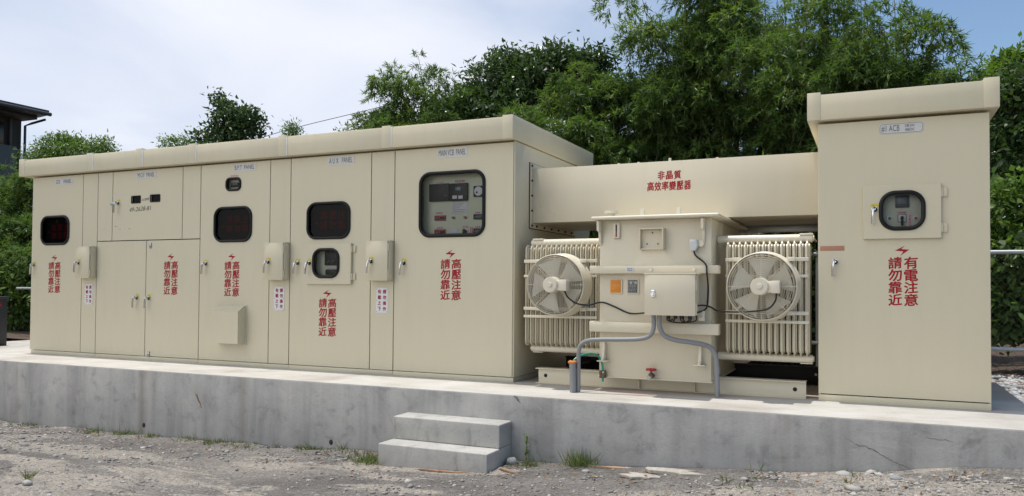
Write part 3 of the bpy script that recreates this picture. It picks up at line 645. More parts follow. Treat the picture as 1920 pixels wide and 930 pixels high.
mb(mat('sign_print', (.80, .42, .10), .5)).text('LEM', 1.034, 1.075, .925, .965, -.1155).box(1.082, 1.106, -.1153, -.1147, .952, .958, 0).build('sign_lettering', fr, 0)
fr = mb(PAINTW).plate(rect(1.178, 1.287, .880, 1.012), [], -.112, -.1005, .003).use(GREYMETER).box(1.183, 1.273, -.1145, -.111, .889, 1.005, .001).build('rating_plate', tank)
h = mb(PLATE); rnd = random.Random(5)
for k in range(9):
    x_ = 1.188
    while x_ < 1.262:
        l_ = rnd.uniform(.006, .02); h.box(x_, min(x_+l_, 1.268), -.1153, -.1147, .895+k*.012, .8985+k*.012, 0); x_ += l_+.006
h.box(1.206, 1.222, -.1153, -.1147, .968, .996, 0).box(1.248, 1.268, -.1153, -.1147, .968, .996, 0).build('plate_lettering', fr, 0)
# cable junction box
JX0, JX1, JY0, JZ0, JZ1 = 1.415, 1.850, -.40, .700, 1.050
jb = mb(PAINT2).box(JX0, JX1, JY0, JY0+.016, JZ0, JZ1, .003).box(JX0+.004, JX1-.004, JY0+.019, -.204, JZ0+.004, JZ1-.002, .003).box(JX0-.006, JX1+.008, JY0-.006, -.20, JZ1+.001, JZ1+.011, .003).build('junction_box', tr)
mb(CHROME).cyl((1.492, JY0, .878), (1.492, JY0-.012, .878), .024, 20, .021, .002).cyl((1.492, JY0-.012, .878), (1.492, JY0-.03, .878), .015, 16, .012, .002).box(1.474, 1.510, JY0-.003, JY0-.0005, .895, .918, .001).build('lock', jb)
for z_ in (.955, .76): mb(PAINTW).cyl((JX1+.002, JY0+.02, z_-.045), (JX1+.002, JY0+.02, z_+.045), .007, 10).build('hinge', jb)
for xx in (1.452, 1.868): mb(PAINTW).box(xx-.026, xx+.026, -.22, -.2045, .655, .74, .003).use(STEEL).cyl((xx, -.22, .69), (xx, -.228, .69), .009, 8).build('mounting_foot', jb)
h = MB().use(CABLE)
for xx in (1.60, 1.66, 1.72, 1.785): h.cyl((xx, -.30, JZ0), (xx, -.30, JZ0-.03), .017, 12)
h.build('cable_gland', jb)
for i, (a, b, c) in enumerate(((1.585, 1.84, .635), (1.60, 1.66, .665), (1.72, 1.80, .64), (1.785, 1.70, .645))):
    mb(CABLE).tube([(a, -.30, JZ0-.025), (a+.02*(1 if b > a else -1), -.30, JZ0-.05), ((a+b)/2, -.30, c), (b-.01*(1 if b > a else -1), -.30, JZ0-.045), (b, -.30, JZ0+.002)], .006, 8, False, 5).build('cable_loop', jb)
for xx, s in ((.965, -1), (1.84, 1)):
    mb(PAINTW).prism([(-.101, .435), (-.145, .435), (-.14, .40), (-.165, .30), (-.18, .29), (-.18, .272), (-.101, .272)], xx-.013, xx+.013, 'x', .003).box(xx-.05, xx+.05, -.19, -.1015, .262, .2715, .003).build('jacking_lug', tank)
vv = mb(BRASS).cyl((1.415, -.1, .150), (1.415, -.16, .150), .018, 14).sphere((1.415, -.165, .155), .027, (1, 1, 1.1)).cyl((1.415, -.165, .16), (1.415, -.165, .205), .012, 12, .009).use(STEEL).cyl((1.41, -.18, .145), (1.405, -.215, .140), .022, 8).build('drain_valve', tank)
hw = MB().use(VALVERED).tube([(1.415+.040*math.cos(a_*math.pi/8), -.165+.040*math.sin(a_*math.pi/8), .208+.004*(a_ % 2)) for a_ in range(16)], .009, 8, True).box(1.38, 1.45, -.171, -.159, .204, .213, .002).box(1.409, 1.421, -.20, -.13, .2045, .2125, .002).build('handwheel', vv)
# base rails
h = mb(PAINT2).box(.225, 2.69, .10, .106, .006, .138, .001).box(.205, 2.69, .065, .19, .139, .147, .001).box(.205, 2.69, .065, .19, .0005, .0055, .001).use(BLACK).cyl((.30, .1065, .075), (.30, .098, .075), .018, 16).cyl((2.60, .1065, .075), (2.60, .098, .075), .018, 16)
h.use(PAINT2).box(1.235, 1.245, .0655, .0995, .006, .1385, 0).box(1.745, 1.755, .0655, .0995, .006, .1385, 0).build('base_rail', tr)
mb(DARKMETAL).box(.10, 2.74, 1.20, 1.208, .012, .165, .001).box(.10, 2.74, 1.15, 1.26, .166, .176, .001).box(.10, 2.74, 1.15, 1.26, .002, .011, .001).use(SEAL_DAYLIGHT).cyl((.318, 1.198, .07), (.318, 1.2, .07), .014, 14).cyl((2.70, 1.198, .10), (2.70, 1.2, .10), .014, 14).build('base_rail', tr)  # rail's black is its paint plus shade; white discs paint daylight through holes
mb(DARKMETAL).box(.40, .43, .21, 2.1, .02, .137, .001).build('cross_beam', tr)

# radiators and fans
def radiator(xf0, xf1, n, hx0, hx1, lip):
    r_ = thing_part = mb(PAINTW).cyl((hx0, .16, 1.372), (hx1, .16, 1.372), .036, 20, None, .012).build('radiator', tr)
    mb(PAINTW).cyl((hx0, .16, .335), (hx1, .16, .335), .036, 20, None, .012).box(lip-.05, lip+.05, .13, .19, .293, .30, .002).build('lower_header', r_)
    mb(PAINTW).box(lip-.055, lip+.055, .12, .20, 1.398, 1.414, .004).build('header_cap', r_)
    prof = rr(.04, .30, .358, 1.352, .055, 6); step = (xf1-xf0-.027)/(n-1)
    base = None
    for k in range(n):
        x = xf0+k*step
        if base is None:
            base = mb(PAINT2).prism(prof, x+.008, x+.019, 'x', .004).prism(rr(.066, .298, .375, 1.335, .05, 6), x-.006, x+.033, 'x', .010).build('fin', r_)
        else:
            c = base.copy(); COL.objects.link(c); c.parent = r_; c.location.x += k*step
    for z0, z1 in ((1.172, 1.204), (1.032, 1.056), (.712, .744), (.638, .664)):
        mb(PAINTW).box(xf0-.002, xf1+.002, .026, .0385, z0, z1, .002).build('mounting_bar', r_)
    return r_
radiator(.095, .842, 15, .12, .909, .20); radiator(2.03, 2.715, 14, 1.933, 2.752, 2.69)
def fan(xc, zc, spin):
    R0 = .278; yf = -.17
    f = MB().use(PAINTW); n = 56
    prof = [(R0, yf), (R0+.006, yf-.004), (R0+.010, yf), (R0+.012, -.02), (R0+.026, .018), (R0+.022, .020), (R0+.006, -.02), (R0, yf)]
    bm_ = f.bm; rings = []
    for i in range(n):
        a = 2*math.pi*i/n; rings.append([bm_.verts.new((xc+r_*math.cos(a), y_, zc+r_*math.sin(a))) for r_, y_ in prof[:-1]])
    for i in range(n):
        A, B = rings[i], rings[(i+1) % n]; m_ = len(A)
        for k in range(m_): bm_.faces.new((A[k], A[(k+1) % m_], B[(k+1) % m_], B[k]))
    bmesh.ops.recalc_face_normals(bm_, faces=bm_.faces)
    f = f.build('cooling_fan', tr)
    g = MB().use(PAINTW)
    for k in range(12):
        rad = .085+(R0+.003-.085)*k/11; g.ring_y(xc, yf-.012-.02*math.cos(rad/R0*1.5), zc, rad, .0021, 56, 5)
    for k in range(8):
        a = k*math.pi/4; pts = []
        for j in range(7):
            rad = .07+(R0+.006-.07)*j/6; pts.append((xc+rad*math.cos(a), yf-.008-.02*math.cos(rad/R0*1.5), zc+rad*math.sin(a)))
        g.tube(pts, .0028, 6)
    g.build('grille', f)
    m_ = mb(PAINTW).cyl((xc, yf-.01, zc), (xc, yf-.135, zc), .076, 32, .072, .008).cyl((xc, yf-.135, zc), (xc, yf-.15, zc), .026, 18, .022, .004).build('motor', f)
    mb(PAINTW).box(xc+.055, xc+.155, yf-.115, yf-.03, zc-.052, zc+.044, .008).box(xc+.09, xc+.158, yf-.122, yf-.022, zc-.056, zc+.048, .006).build('terminal_box', m_)
    for k in range(5):
        a = spin+k*2*math.pi/5; b = MB().use(BLADE); bm_ = b.bm; L = []
        for j in range(6):
            t_ = j/5; rad = .07+.195*t_; hw_ = math.radians(22+5*t_)
            for sgn, yy in ((-1, yf+.06), (1, yf+.018)):
                L.append(bm_.verts.new((xc+rad*math.cos(a+sgn*hw_), yy, zc+rad*math.sin(a+sgn*hw_))))
        for j in range(5): bm_.faces.new((L[2*j], L[2*j+1], L[2*j+3], L[2*j+2]))
        bmesh.ops.solidify(bm_, geom=list(bm_.faces), thickness=.004); b.build('fan_blade', f)
    for sx_ in (-1, 1):
        for z_ in (1.188, .728):
            mb(STEEL).cyl((xc+sx_*.222, .024, z_), (xc+sx_*.222, -.012, z_), .018, 14).use(PAINTW).box(xc+sx_*.222-.03, xc+sx_*.222+.03, -.016, -.010, z_-.018, z_+.018, .002).build('mounting_clip', f)
    return f
fan(.497, .958, .62); fan(2.357, .953, .30)
mb(CABLE).tube([(.63, -.27, .905), (.66, -.25, .84), (.73, -.20, .785), (.83, -.16, .775), (.94, -.125, .80), (1.05, -.118, .765), (1.20, -.12, .705), (1.36, -.25, .712), (1.42, -.30, .722)], .0075, 8, False, 6).build('fan_cable', tr)
mb(CABLE).tube([(2.49, -.27, .90), (2.475, -.25, .83), (2.42, -.22, .77), (2.33, -.20, .748), (2.16, -.17, .735), (2.0, -.16, .74), (1.93, -.13, .772), (1.88, -.20, .788), (1.845, -.28, .785)], .0075, 8, False, 6).build('fan_cable', tr)
mb(CABLE).tube([(1.785, -.14, 1.265), (1.80, -.13, 1.22), (1.86, -.12, 1.17), (1.905, -.21, 1.13), (1.912, -.212, 1.06), (1.905, -.12, .95), (1.90, -.115, .82), (1.89, -.15, .755), (1.845, -.29, .725)], .0075, 8, False, 6).build('sensor_cable', tr)

# ------------------------------------------------------------------ conduits and earth wire
c = mb(PVC).tube([(1.472, -.32, .72), (1.478, -.32, .62), (1.465, -.325, .545), (1.42, -.33, .505), (1.34, -.335, .487), (1.22, -.35, .480), (1.0, -.375, .473), (.90, -.385, .462), (.835, -.39, .425), (.815, -.39, .36), (.812, -.388, .25), (.812, -.388, .002)], .019, 14, False, 6).build('conduit_pipe', None)
tag(c, 'grey conduit bending left from under the cable box down to the slab', 'conduit', 'grey conduits under the cable box')
c = mb(PVC).tube([(1.525, -.32, .72), (1.528, -.315, .60), (1.565, -.30, .525), (1.65, -.28, .488), (1.76, -.25, .472), (1.86, -.21, .455), (1.935, -.17, .425), (1.972, -.155, .36), (1.985, -.152, .25), (1.992, -.152, .002)], .021, 14, False, 6)
c.cyl((1.985, -.1525, .27), (1.989, -.1525, .20), .0245, 16); c = c.build('conduit_pipe', None)
tag(c, 'grey conduit bending right from under the cable box down to the slab', 'conduit', 'grey conduits under the cable box')
st = thing('pipe_stub', 'short thick grey pipe stub standing upright with orange tape round its top', 'pipe', (.775, -.42, 0))
mb(PVC).cyl((.775, -.42, .001), (.768, -.42, .262), .030, 22).build('pipe', st)
h = mb(ORTAPE)
for k in range(14):
    a = k*2.4; h.sphere((.766+.026*math.cos(a), -.42+.026*math.sin(a), .268+.006*math.sin(k*3.1)), .016, (1, 1, .9), 1)
h.build('tape_wrap', st)
ew = thing('earth_wire', 'green earth wire arching from the pipe stub to the transformer clamp', 'wire', (.9, -.2, .1))
mb(GREENWIRE).tube([(.77, -.415, .262), (.782, -.40, .292), (.82, -.33, .325), (.88, -.23, .335), (.925, -.16, .305), (.945, -.135, .25), (.955, -.13, .19), (.955, -.13, .075)], .0095, 10, False, 6).build('wire', ew)
mb(BRASS).box(.925, .985, -.145, -.1155, .108, .178, .004).cyl((.94, -.145, .16), (.94, -.156, .16), .010, 8).cyl((.97, -.145, .125), (.97, -.156, .125), .010, 8).use(STEEL).cyl((.965, -.145, .162), (.965, -.153, .162), .009, 8).build('clamp', ew)

# ------------------------------------------------------------------ right-hand cabinet
A0, A1, AY = 2.790, 4.047, .049
ac = thing('breaker_cabinet', 'tall beige cabinet standing alone at the right end with one full-height door', 'cabinet', ((A0+A1)/2, AY, 0))
h = mb(PAINT); dpt = 2.3
h.box(A0, A0+.018, AY+.012, dpt, .05, 2.33, .002).box(A1-.018, A1, AY+.012, dpt, .05, 2.33, .002).box(A0+.019, A1-.019, AY+.03, dpt-.02, 2.31, 2.329, .002).box(A0+.019, A1-.019, dpt-.018, dpt, .05, 2.309, .002)
h.use(DKIN).box(A0+.019, A1-.019, .36, .37, .06, 2.3, 0); h.build('body', ac)
mb(PAINT).box(A0+.002, A1-.002, AY-.002, AY+.05, 0, .052, .002).box(A0+.02, A1-.02, AY+.06, dpt-.05, 0, .048, .002).build('plinth', ac)
d = mb(PAINT).plate(rect(A0+.002, A1-.002, .060, 2.328), [rr(3.23, 3.63, 1.39, 1.76, .02)], AY, AY+.026, .003).build('door', ac)
rc = mb(PAINT).box(A0-.079, A1+.060, AY-.068, 2.36, 2.352, 2.565, .004).build('roof_cap', ac)
for a, b in ((A0-.080, A0+.026), (A1-.046, A1+.061)): mb(PAINT).box(a, b, AY-.072, 2.362, 2.351, 2.585, .003).build('end_cover', rc)
for xx in (3.0, 3.87): mb(PAINTW).cyl((xx, .1, 2.565), (xx, .1, 2.588), .015, 12).build('roof_bolt', rc)
p = nameplate(d, 3.262, 3.586, 2.207, 2.293, AY, '')
h = mb(PENCIL).text('#1 ACB', 3.279, 3.412, 2.222, 2.278, AY-.0042).text('3Φ3W', 3.450, 3.522, 2.254, 2.279, AY-.0042).text('480V', 3.450, 3.522, 2.222, 2.247, AY-.0042)
h.tube([(a, AY-.0035, b) for a, b in rr(3.268, 3.580, 2.213, 2.287, .02, 4)], .0012, 4, True).build('plate_lettering', p, 0)
gb = mb(PAINT).plate(rect(3.139, 3.708, 1.348, 1.785), [rr(3.264, 3.590, 1.419, 1.730, .115)], AY-.032, AY-.004, .003).build('glazed_box', d)
gasket(gb, 3.256, 3.598, 1.411, 1.738, .122, AY-.032, .017); pane(gb, 3.256, 3.598, 1.411, 1.738, .12, AY-.03, GLASS)
handle(gb, 3.222, 1.592, AY-.032, True, 'handle', 0, 0)
for z_ in (1.713, 1.43): mb(PAINT).box(3.709, 3.752, AY-.014, AY-.0005, z_-.035, z_+.035, .002).cyl((3.713, AY-.02, z_-.035), (3.713, AY-.02, z_+.035), .008, 10).build('hinge', gb)
ip = mb(mat('pale_instrument_panel', (.55, .56, .47), .5)).box(3.2, 3.66, .10, .11, 1.36, 1.78, 0).build('instrument_panel', gb)
mb(GREYMETER).box(3.380, 3.482, .08, .0995, 1.606, 1.702, .004).use(mat('meter_lcd', (.13, .15, .16), .3)).box(3.398, 3.461, .077, .0805, 1.632, 1.688, .001).use(PENCIL).box(3.40, 3.46, .0785, .0797, 1.612, 1.622, 0).build('meter', ip)
for m, xx, z_ in ((BLUELAMP, 3.337, 1.519), (REDLAMP, 3.529, 1.515)): mb(STEEL).cyl((xx, .0995, z_), (xx, .09, z_), .018, 18).use(m).cyl((xx, .09, z_), (xx, .075, z_), .013, 16, .011, .002).build('indicator_lamp', ip)
mb(BLACK).box(3.398, 3.462, .094, .0995, 1.485, 1.550, .002).use(WHITE).box(3.402, 3.458, .091, .0945, 1.489, 1.546, .001).use(BLACK).cyl((3.429, .091, 1.517), (3.429, .075, 1.517), .013, 14).box(3.420, 3.438, .055, .075, 1.456, 1.532, .003).build('selector_switch', ip)
for x0, x1, z0, z1 in ((3.392, 3.463, 1.555, 1.576), (3.472, 3.502, 1.451, 1.546)):
    tg = mb(PINK).box(x0, x1, .0975, .0995, z0, z1, .0005).build('tag', ip); h = mb(RED)
    if x1-x0 > .05: h.text('切換開關', x0+.005, x1-.005, z0+.004, z1-.004, .0962)
    else:
        for k, c_ in enumerate('切斷投入'): h.text(c_, x0+.006, x1-.006, z1-.023-k*.0225, z1-.005-k*.0225, .0962)
    h.build('tag_lettering', tg, 0)
handle(d, 2.921, 1.167, AY, False, 'handle', 0, 0); warning(d, 3.327, 3.539, .802, 1.296, AY, '有電注意')
mb(TAPE).box(2.806, 2.995, AY-.0022, AY-.0004, 1.257, 1.297, .0003).build('tape_strip', d)

# ------------------------------------------------------------------ charcoal box at the far left
bx = thing('equipment_box', 'charcoal grey metal box at the far left edge beside the cabinet row', 'box', (-9.2, .3, 0))
mb(BOXGREY).box(-9.55, -8.75, -.3, .72, .0, .70, .006).build('body', bx); mb(BOXGREY).box(-9.57, -8.735, -.32, .735, .70, .742, .006).build('lid', bx)
mb(REDLAMP).box(-8.7495, -8.745, .50, .62, .60, .655, .002).build('sticker', bx)
ck = mb(DARKMETAL).tube([(-8.2, 1.6, .02), (-7.9, 1.7, .025), (-7.6, 1.62, .02), (-7.3, 1.8, .02)], .02, 8, False, 6).build('floor_cable', None); tag(ck, 'dark cable lying on the slab between the charcoal box and cabinet row', 'cable')

# ------------------------------------------------------------------ fence, rail, power lines
fn = thing('chain_link_fence', 'galvanised chain-link fence running behind the platform on the right', 'fence', (4.5, 3.25, 0))
FY = 3.25
for k, xx in enumerate((.4, 2.6, 6.0, 8.6)): mb(GALV).cyl((xx, FY, -.1), (xx, FY, 1.40), .028, 12).build('post', fn)
for z_ in (1.365, .285): mb(GALV).cyl((.4, FY-.03, z_), (9.5, FY-.03, z_), .024, 12).build('rail', fn)
h = MB().use(mat('weathered_wire', (.10, .11, .11), .6)); bm_ = h.bm; pitch = .085
def strip(bm_, a, b, r_=.0011):
    a, b = Vector(a), Vector(b); d_ = (b-a).normalized(); n_ = Vector((0, 1, 0)); s_ = d_.cross(n_)*r_
    vs = [bm_.verts.new(p) for p in (a+s_, a-s_+n_*r_, b-s_+n_*r_, b+s_)]; bm_.faces.new(vs)
    vs = [bm_.verts.new(p) for p in (a-s_, a+s_-n_*r_, b+s_-n_*r_, b-s_)]; bm_.faces.new(vs)
H0, H1 = -.02, 1.35; x_ = .4-(H1-H0)
while x_ < 9.5:
    for sg in (1, -1):
        a, b = (x_, H0), (x_+H1-H0, H1)
        if sg < 0: a, b = (x_, H1), (x_+H1-H0, H0)
        t0 = max(0, (.4-a[0])/(b[0]-a[0])); t1 = min(1, (9.5-a[0])/(b[0]-a[0]))
        if t1 > t0:
            L = lambda t_: (a[0]+(b[0]-a[0])*t_, FY, a[1]+(b[1]-a[1])*t_)
            strip(bm_, L(t0), L(t1))
    x_ += pitch
h.build('wire_mesh', fn, 0)
rl = thing('pipe_rail', 'thin galvanised pipe rail behind the left end of the row', 'rail', (-11, 3.1, 0))
mb(GALV).cyl((-12.1, 3.1, .85), (-9.0, 3.1, .86), .022, 12).build('rail', rl); 
for xx in (-11.0, -9.3): mb(GALV).cyl((xx, 3.12, -.08), (xx, 3.12, .85), .02, 10).build('post', rl)
for nm, pts, lb in (('upper', [(-13.5, 8, 3.80), (-10.4, 8.0, 4.56), (-7.3, 8.0, 4.97), (-5.2, 8.4, 5.35)], 'upper of two thin overhead wires sloping into the trees behind the roof'), ('lower', [(-13.5, 8.3, 3.5), (-9.0, 8.2, 4.42), (-7.4, 8.2, 4.66), (-5.0, 8.6, 5.1)], 'lower of two thin overhead wires sloping into the trees behind the roof')):
    c = mb(INK).tube(pts, .008, 5, False, 6).build('overhead_wire', None); tag(c, lb, 'wire', 'overhead wires')

# ------------------------------------------------------------------ dark building, upper left
bd = thing('dark_building', 'dark upper floor of a building with deep overhanging eaves at the far left', 'building', (-30, 6, 0))
BW = mat('dark_wall', (.030, .028, .024), .8); BP = mat('grey_green_parapet', (.075, .088, .088), .75); BR = mat('dark_roof_metal', (.030, .034, .042), .5); BS = mat('dark_soffit', (.022, .022, .024), .7); PIPE = mat('blue_black_downpipe', (.018, .022, .06), .4)
BX, BY = -25.0, 11.75
mb(BW).box(-36, BX, -14, BY, -.5, 7.05, .01).build('wall', bd)
mb(BP).box(BX+.005, BX+.30, -14, BY-.35, -.4, 5.86, .01).build('balcony_parapet', bd)
h = mb(BR).prism([(-37, 9.9), (-23.86, 7.21), (-23.86, 7.04), (-24.4, 7.0), (-36.9, 7.0)], -14.6, 12.0, 'y')
h.build('roof', bd); mb(BS).box(-36, -24.35, -14.4, 11.9, 6.90, 6.998, .005).build('soffit', bd)
mb(BR).cyl((-23.80, -14.6, 7.06), (-23.80, 12.02, 7.06), .07, 12).build('gutter', bd)
mb(PIPE).tube([(-24.9, 11.82, .0), (-24.9, 11.82, 6.70), (-24.6, 11.88, 6.78), (-24.0, 11.95, 6.88)], .045, 8, False, 0).build('downpipe', bd)
for y_ in (11.25, 8.6): mb(BR).box(BX, BX+.12, y_, y_+.09, 5.87, 6.88, .005).build('post', bd)
mb(mat('dark_window_glass', (.012, .012, .012), .25)).box(BX+.001, BX+.02, 9.0, 11.1, 5.9, 6.7, .004).build('window', bd)

# ------------------------------------------------------------------ vegetation
def leaf_mesh(name, P, D, Nn, L, W, tint, m, parent):
    # one pointed, slightly folded leaf per row: base, two flanks, tip
    n = len(P); S = np.cross(D, Nn); S /= np.linalg.norm(S, axis=1, keepdims=True)+1e-9; U = np.cross(S, D)
    L = L[:, None]; W = W[:, None]
    V = np.empty((n, 4, 3), np.float32); V[:, 0] = P; V[:, 1] = P+D*L*.38+S*W*.5+U*W*.10; V[:, 2] = P+D*L-U*L*.10; V[:, 3] = P+D*L*.38-S*W*.5+U*W*.10
    off = np.array(root_loc(parent)) if parent else np.zeros(3); V -= off
    me = bpy.data.meshes.new(name); me.vertices.add(n*4); me.vertices.foreach_set('co', V.reshape(-1))
    me.loops.add(n*4); me.loops.foreach_set('vertex_index', np.arange(n*4, dtype=np.int32)); me.polygons.add(n)
    me.polygons.foreach_set('loop_start', np.arange(0, n*4, 4, dtype=np.int32)); me.polygons.foreach_set('loop_total', np.full(n, 4, np.int32)); me.update()
    a = me.attributes.new('tint', 'FLOAT', 'POINT'); a.data.foreach_set('value', np.repeat(np.clip(tint, 0, 1).astype(np.float32), 4))
    me.materials.append(m); o = bpy.data.objects.new(name, me); COL.objects.link(o); o.parent = parent; return o
def unit(v): return v/(np.linalg.norm(v, axis=1, keepdims=True)+1e-9)
def bamboo(label, cx_, cy_, H, Rr, culms, twigs, seed, per=17, ll=.118, lw=.020, m=None, lean=(0, 0), name='bamboo_clump', group='bamboo clumps behind the platform', low=.08):
    rg = np.random.default_rng(seed); z0 = bank_z(cx_, cy_)-.03; t_ = thing(name, label, 'bamboo', (cx_, cy_, z0), group)
    base = np.stack([cx_+rg.normal(0, .22*Rr, culms), cy_+rg.normal(0, .18*Rr, culms), np.full(culms, z0)], 1)
    ph = rg.uniform(0, 2*np.pi, culms); rad = Rr*np.sqrt(rg.uniform(.02, 1, culms)); hh = H*rg.uniform(.66, 1.0, culms)*(1-.22*(rad/Rr)**2)
    tip = np.stack([cx_+rad*np.cos(ph)+lean[0], cy_+rad*np.sin(ph)*.8+lean[1], z0+hh], 1)
    def pt(k, s):
        b = base[k]; e = tip[k]; q = b+(e-b)*np.stack([s**1.7, s**1.7, 1-(1-s)**1.45], 1); return q
    h = MB().use(CULM)
    for k in range(culms):
        s = np.linspace(0, .96, 9); q = pt(np.full(9, k), s); h.tube([tuple(v) for v in q], .02, 5, False, 0, [.021*(1-.85*x) for x in s])
    h.build('stem', t_)
    nl = max(16, int(culms*2.6)); kl = rg.integers(0, culms, nl); sl_ = low+.1+(.9-low)*rg.uniform(0, 1, nl)**.8; lc = pt(kl, sl_)
    aw = lc-np.array([cx_, cy_, 0]); aw[:, 2] = 0; lc = lc+unit(aw+rg.normal(0, .2, aw.shape)*np.array([1, 1, 0]))*(Rr*(.12+.32*rg.uniform(0, 1, nl)*(1.1-sl_)))[:, None]
    ltone = rg.normal(0, .12, nl)
    k = rg.integers(0, culms, twigs); s = low+(1-low)*rg.uniform(0, 1, twigs)**.85; p = pt(k, s)
    an = rg.uniform(0, 2*np.pi, twigs); ln = (.32+.68*rg.uniform(0, 1, twigs))*Rr*.46*(1.05-.72*s**2)
    dr = unit(np.stack([np.cos(an), np.sin(an), rg.uniform(-.1, .65, twigs)], 1)); tone = rg.normal(.45, .20, twigs)+.18*(rg.uniform(0, 1, culms)[k]-.5)
    li = rg.integers(0, nl, twigs); on = rg.uniform(0, 1, twigs) < .78; v_ = unit(rg.normal(0, 1, (twigs, 3))); v_[:, 2] = np.abs(v_[:, 2])*.9-.15
    rl_ = .17*Rr*(.75+.5*rg.uniform(0, 1, nl)[li])*rg.uniform(.3, 1, twigs)**.5
    p = np.where(on[:, None], lc[li]+v_*rl_[:, None]*np.array([1.25, 1.25, .85]), p); dr = np.where(on[:, None], unit(v_+rg.normal(0, .35, v_.shape)), dr)
    ln = np.where(on, rg.uniform(.14, .30, twigs), ln); tone = np.where(on, .47+ltone[li]+rg.normal(0, .12, twigs), tone)
    u = .22+.78*rg.uniform(0, 1, (twigs, per))**.8
    P = p[:, None]+dr[:, None]*(ln[:, None]*u)[..., None]; P[..., 2] -= (.55*ln[:, None]*u**2)
    D = dr[:, None]*.75+rg.normal(0, .55, (twigs, per, 3)); D[..., 2] -= .32; n = twigs*per
    D = unit(D.reshape(-1, 3)); Nn = unit(rg.normal(0, .45, (n, 3))+np.array([0, 0, 1.]))
    L = ll*rg.uniform(.55, 1.25, n); tint = np.repeat(tone, per)+rg.normal(0, .10, n)
    P = P.reshape(-1, 3); keep = P[:, 2] > z0+.02
    leaf_mesh('foliage', P[keep], D[keep], Nn[keep], L[keep], (lw*rg.uniform(.75, 1.2, n))[keep], tint[keep], m or LBAMBOO, t_); return t_
def broadleaf(label, cx_, cy_, lobes, seed, per=1400, ll=.11, lw=.055, m=None, name='broadleaf_tree', group=None, trunk=.07, cat='tree', clus=9, fill=.5, z0=None):
    rg = np.random.default_rng(seed); z0 = bank_z(cx_, cy_)-.03 if z0 is None else z0; t_ = thing(name, label, cat, (cx_, cy_, z0), group)
    h = MB().use(BARK); topz = max(l[2] for l in lobes); fork = Vector((cx_, cy_, z0+(topz-z0)*.42))
    h.tube([(cx_, cy_, z0-.05), (cx_+.03, cy_, z0+(topz-z0)*.2), tuple(fork)], trunk, 8, False, 4, [trunk*(1-.03*i) for i in range(9)])
    for l in lobes:
        c_ = Vector(l[:3]); mid = fork.lerp(c_, .5)+Vector((0, 0, -.08)); pts = [tuple(fork), tuple(mid), tuple(c_)]; h.tube(pts, trunk*.4, 6, False, 4, [trunk*(.5-.05*i) for i in range(9)])
        for q in range(4):
            v = Vector(rg.normal(0, 1, 3)).normalized(); e = c_+Vector((v.x*l[3], v.y*l[4], abs(v.z)*l[5]))*.8; h.tube([tuple(c_), tuple(c_.lerp(e, .5)+Vector((0, 0, .03))), tuple(e)], trunk*.15, 5)
    h.build('trunk', t_)
    Ps, Ds, Ns, Ts = [], [], [], []
    for l in lobes:
        c_ = np.array(l[:3]); rad = np.array(l[3:6]); nc = max(12, int(per*(l[6] if len(l) > 6 else 1)/clus))
        v = unit(rg.normal(0, 1, (nc, 3))); f = fill+(1-fill)*rg.uniform(0, 1, nc)**.5; f *= 1+.18*np.sin(5*v[:, 0]+seed)*np.cos(4*v[:, 2]+l[0]); q = c_+v*f[:, None]*rad
        tone = rg.normal(.45, .22, nc)
        off = rg.normal(0, 1, (nc, clus, 3))*np.array([.10, .10, .07])*max(.6, ll/.11); P = q[:, None]+off
        D = v[:, None]*.6+rg.normal(0, .6, (nc, clus, 3)); D[..., 2] -= .15
        Nn = v[:, None]*.5+rg.normal(0, .5, (nc, clus, 3))+np.array([0, 0, .8])
        Ps.append(P.reshape(-1, 3)); Ds.append(unit(D.reshape(-1, 3))); Ns.append(unit(Nn.reshape(-1, 3))); Ts.append((tone[:, None]+rg.normal(0, .12, (nc, clus))).ravel())
    P, D, Nn, T = map(np.concatenate, (Ps, Ds, Ns, Ts)); n = len(P); keep = P[:, 2] > z0+.02
    leaf_mesh('crown', P[keep], D[keep], Nn[keep], (ll*rg.uniform(.6, 1.25, n))[keep], (lw*rg.uniform(.7, 1.2, n))[keep], T[keep], m or LDARK, t_); return t_

bamboo('tallest bamboo clump, rising behind the right half of the duct', 1.75, 6.5, 6.75, 1.95, 54, 7400, 11, lw=.020)
bamboo('tall bamboo clump behind the red lettering on the duct', .05, 6.2, 6.55, 1.45, 44, 6300, 12, lw=.020)
bamboo('broad bamboo clump bulging out above the lone right cabinet', 3.15, 6.2, 6.0, 1.50, 46, 6600, 13, lw=.020)
bamboo('lower bamboo clump leaning over the right corner of the cabinet row roof', -1.35, 5.6, 5.15, 1.35, 40, 6400, 14, lw=.020)
bamboo('bamboo clump with ragged top above the second cabinet roof joint', -4.75, 6.4, 6.0, 1.40, 38, 4800, 15, lw=.020)
bamboo('small bamboo clump with a long branch reaching left over the roof', -6.0, 6.6, 4.95, .95, 18, 1700, 16)
bamboo('short bamboo clump filling the gap under the duct', 2.2, 4.3, 3.1, 1.2, 30, 5200, 17)
bamboo('bamboo thicket at the far left below the dark building', -15.3, 5.4, 4.15, 1.65, 44, 7000, 18, 14, .15, .024)
bamboo('dense young bamboo close behind the left end of the row', -13.2, 4.6, 2.6, 1.3, 30, 4000, 19, 13, .15, .024)
broadleaf('dark glossy-leaved tree between the bamboo clumps above the roof', -3.0, 6.9, [(-3.35, 6.7, 4.85, .75, .7, .55), (-2.6, 6.6, 4.7, .8, .7, .6), (-3.7, 6.5, 4.2, .8, .7, .6), (-2.9, 6.3, 4.1, .9, .7, .6), (-2.1, 6.5, 4.95, .6, .6, .42), (-3.3, 6.9, 5.35, .3, .3, .22, .25), (-4.4, 6.6, 4.15, .6, .6, .5), (-1.7, 6.7, 4.85, .45, .5, .4), (-1.35, 6.6, 5.1, .25, .3, .15, .2)], 31, 2600, .12, .055)
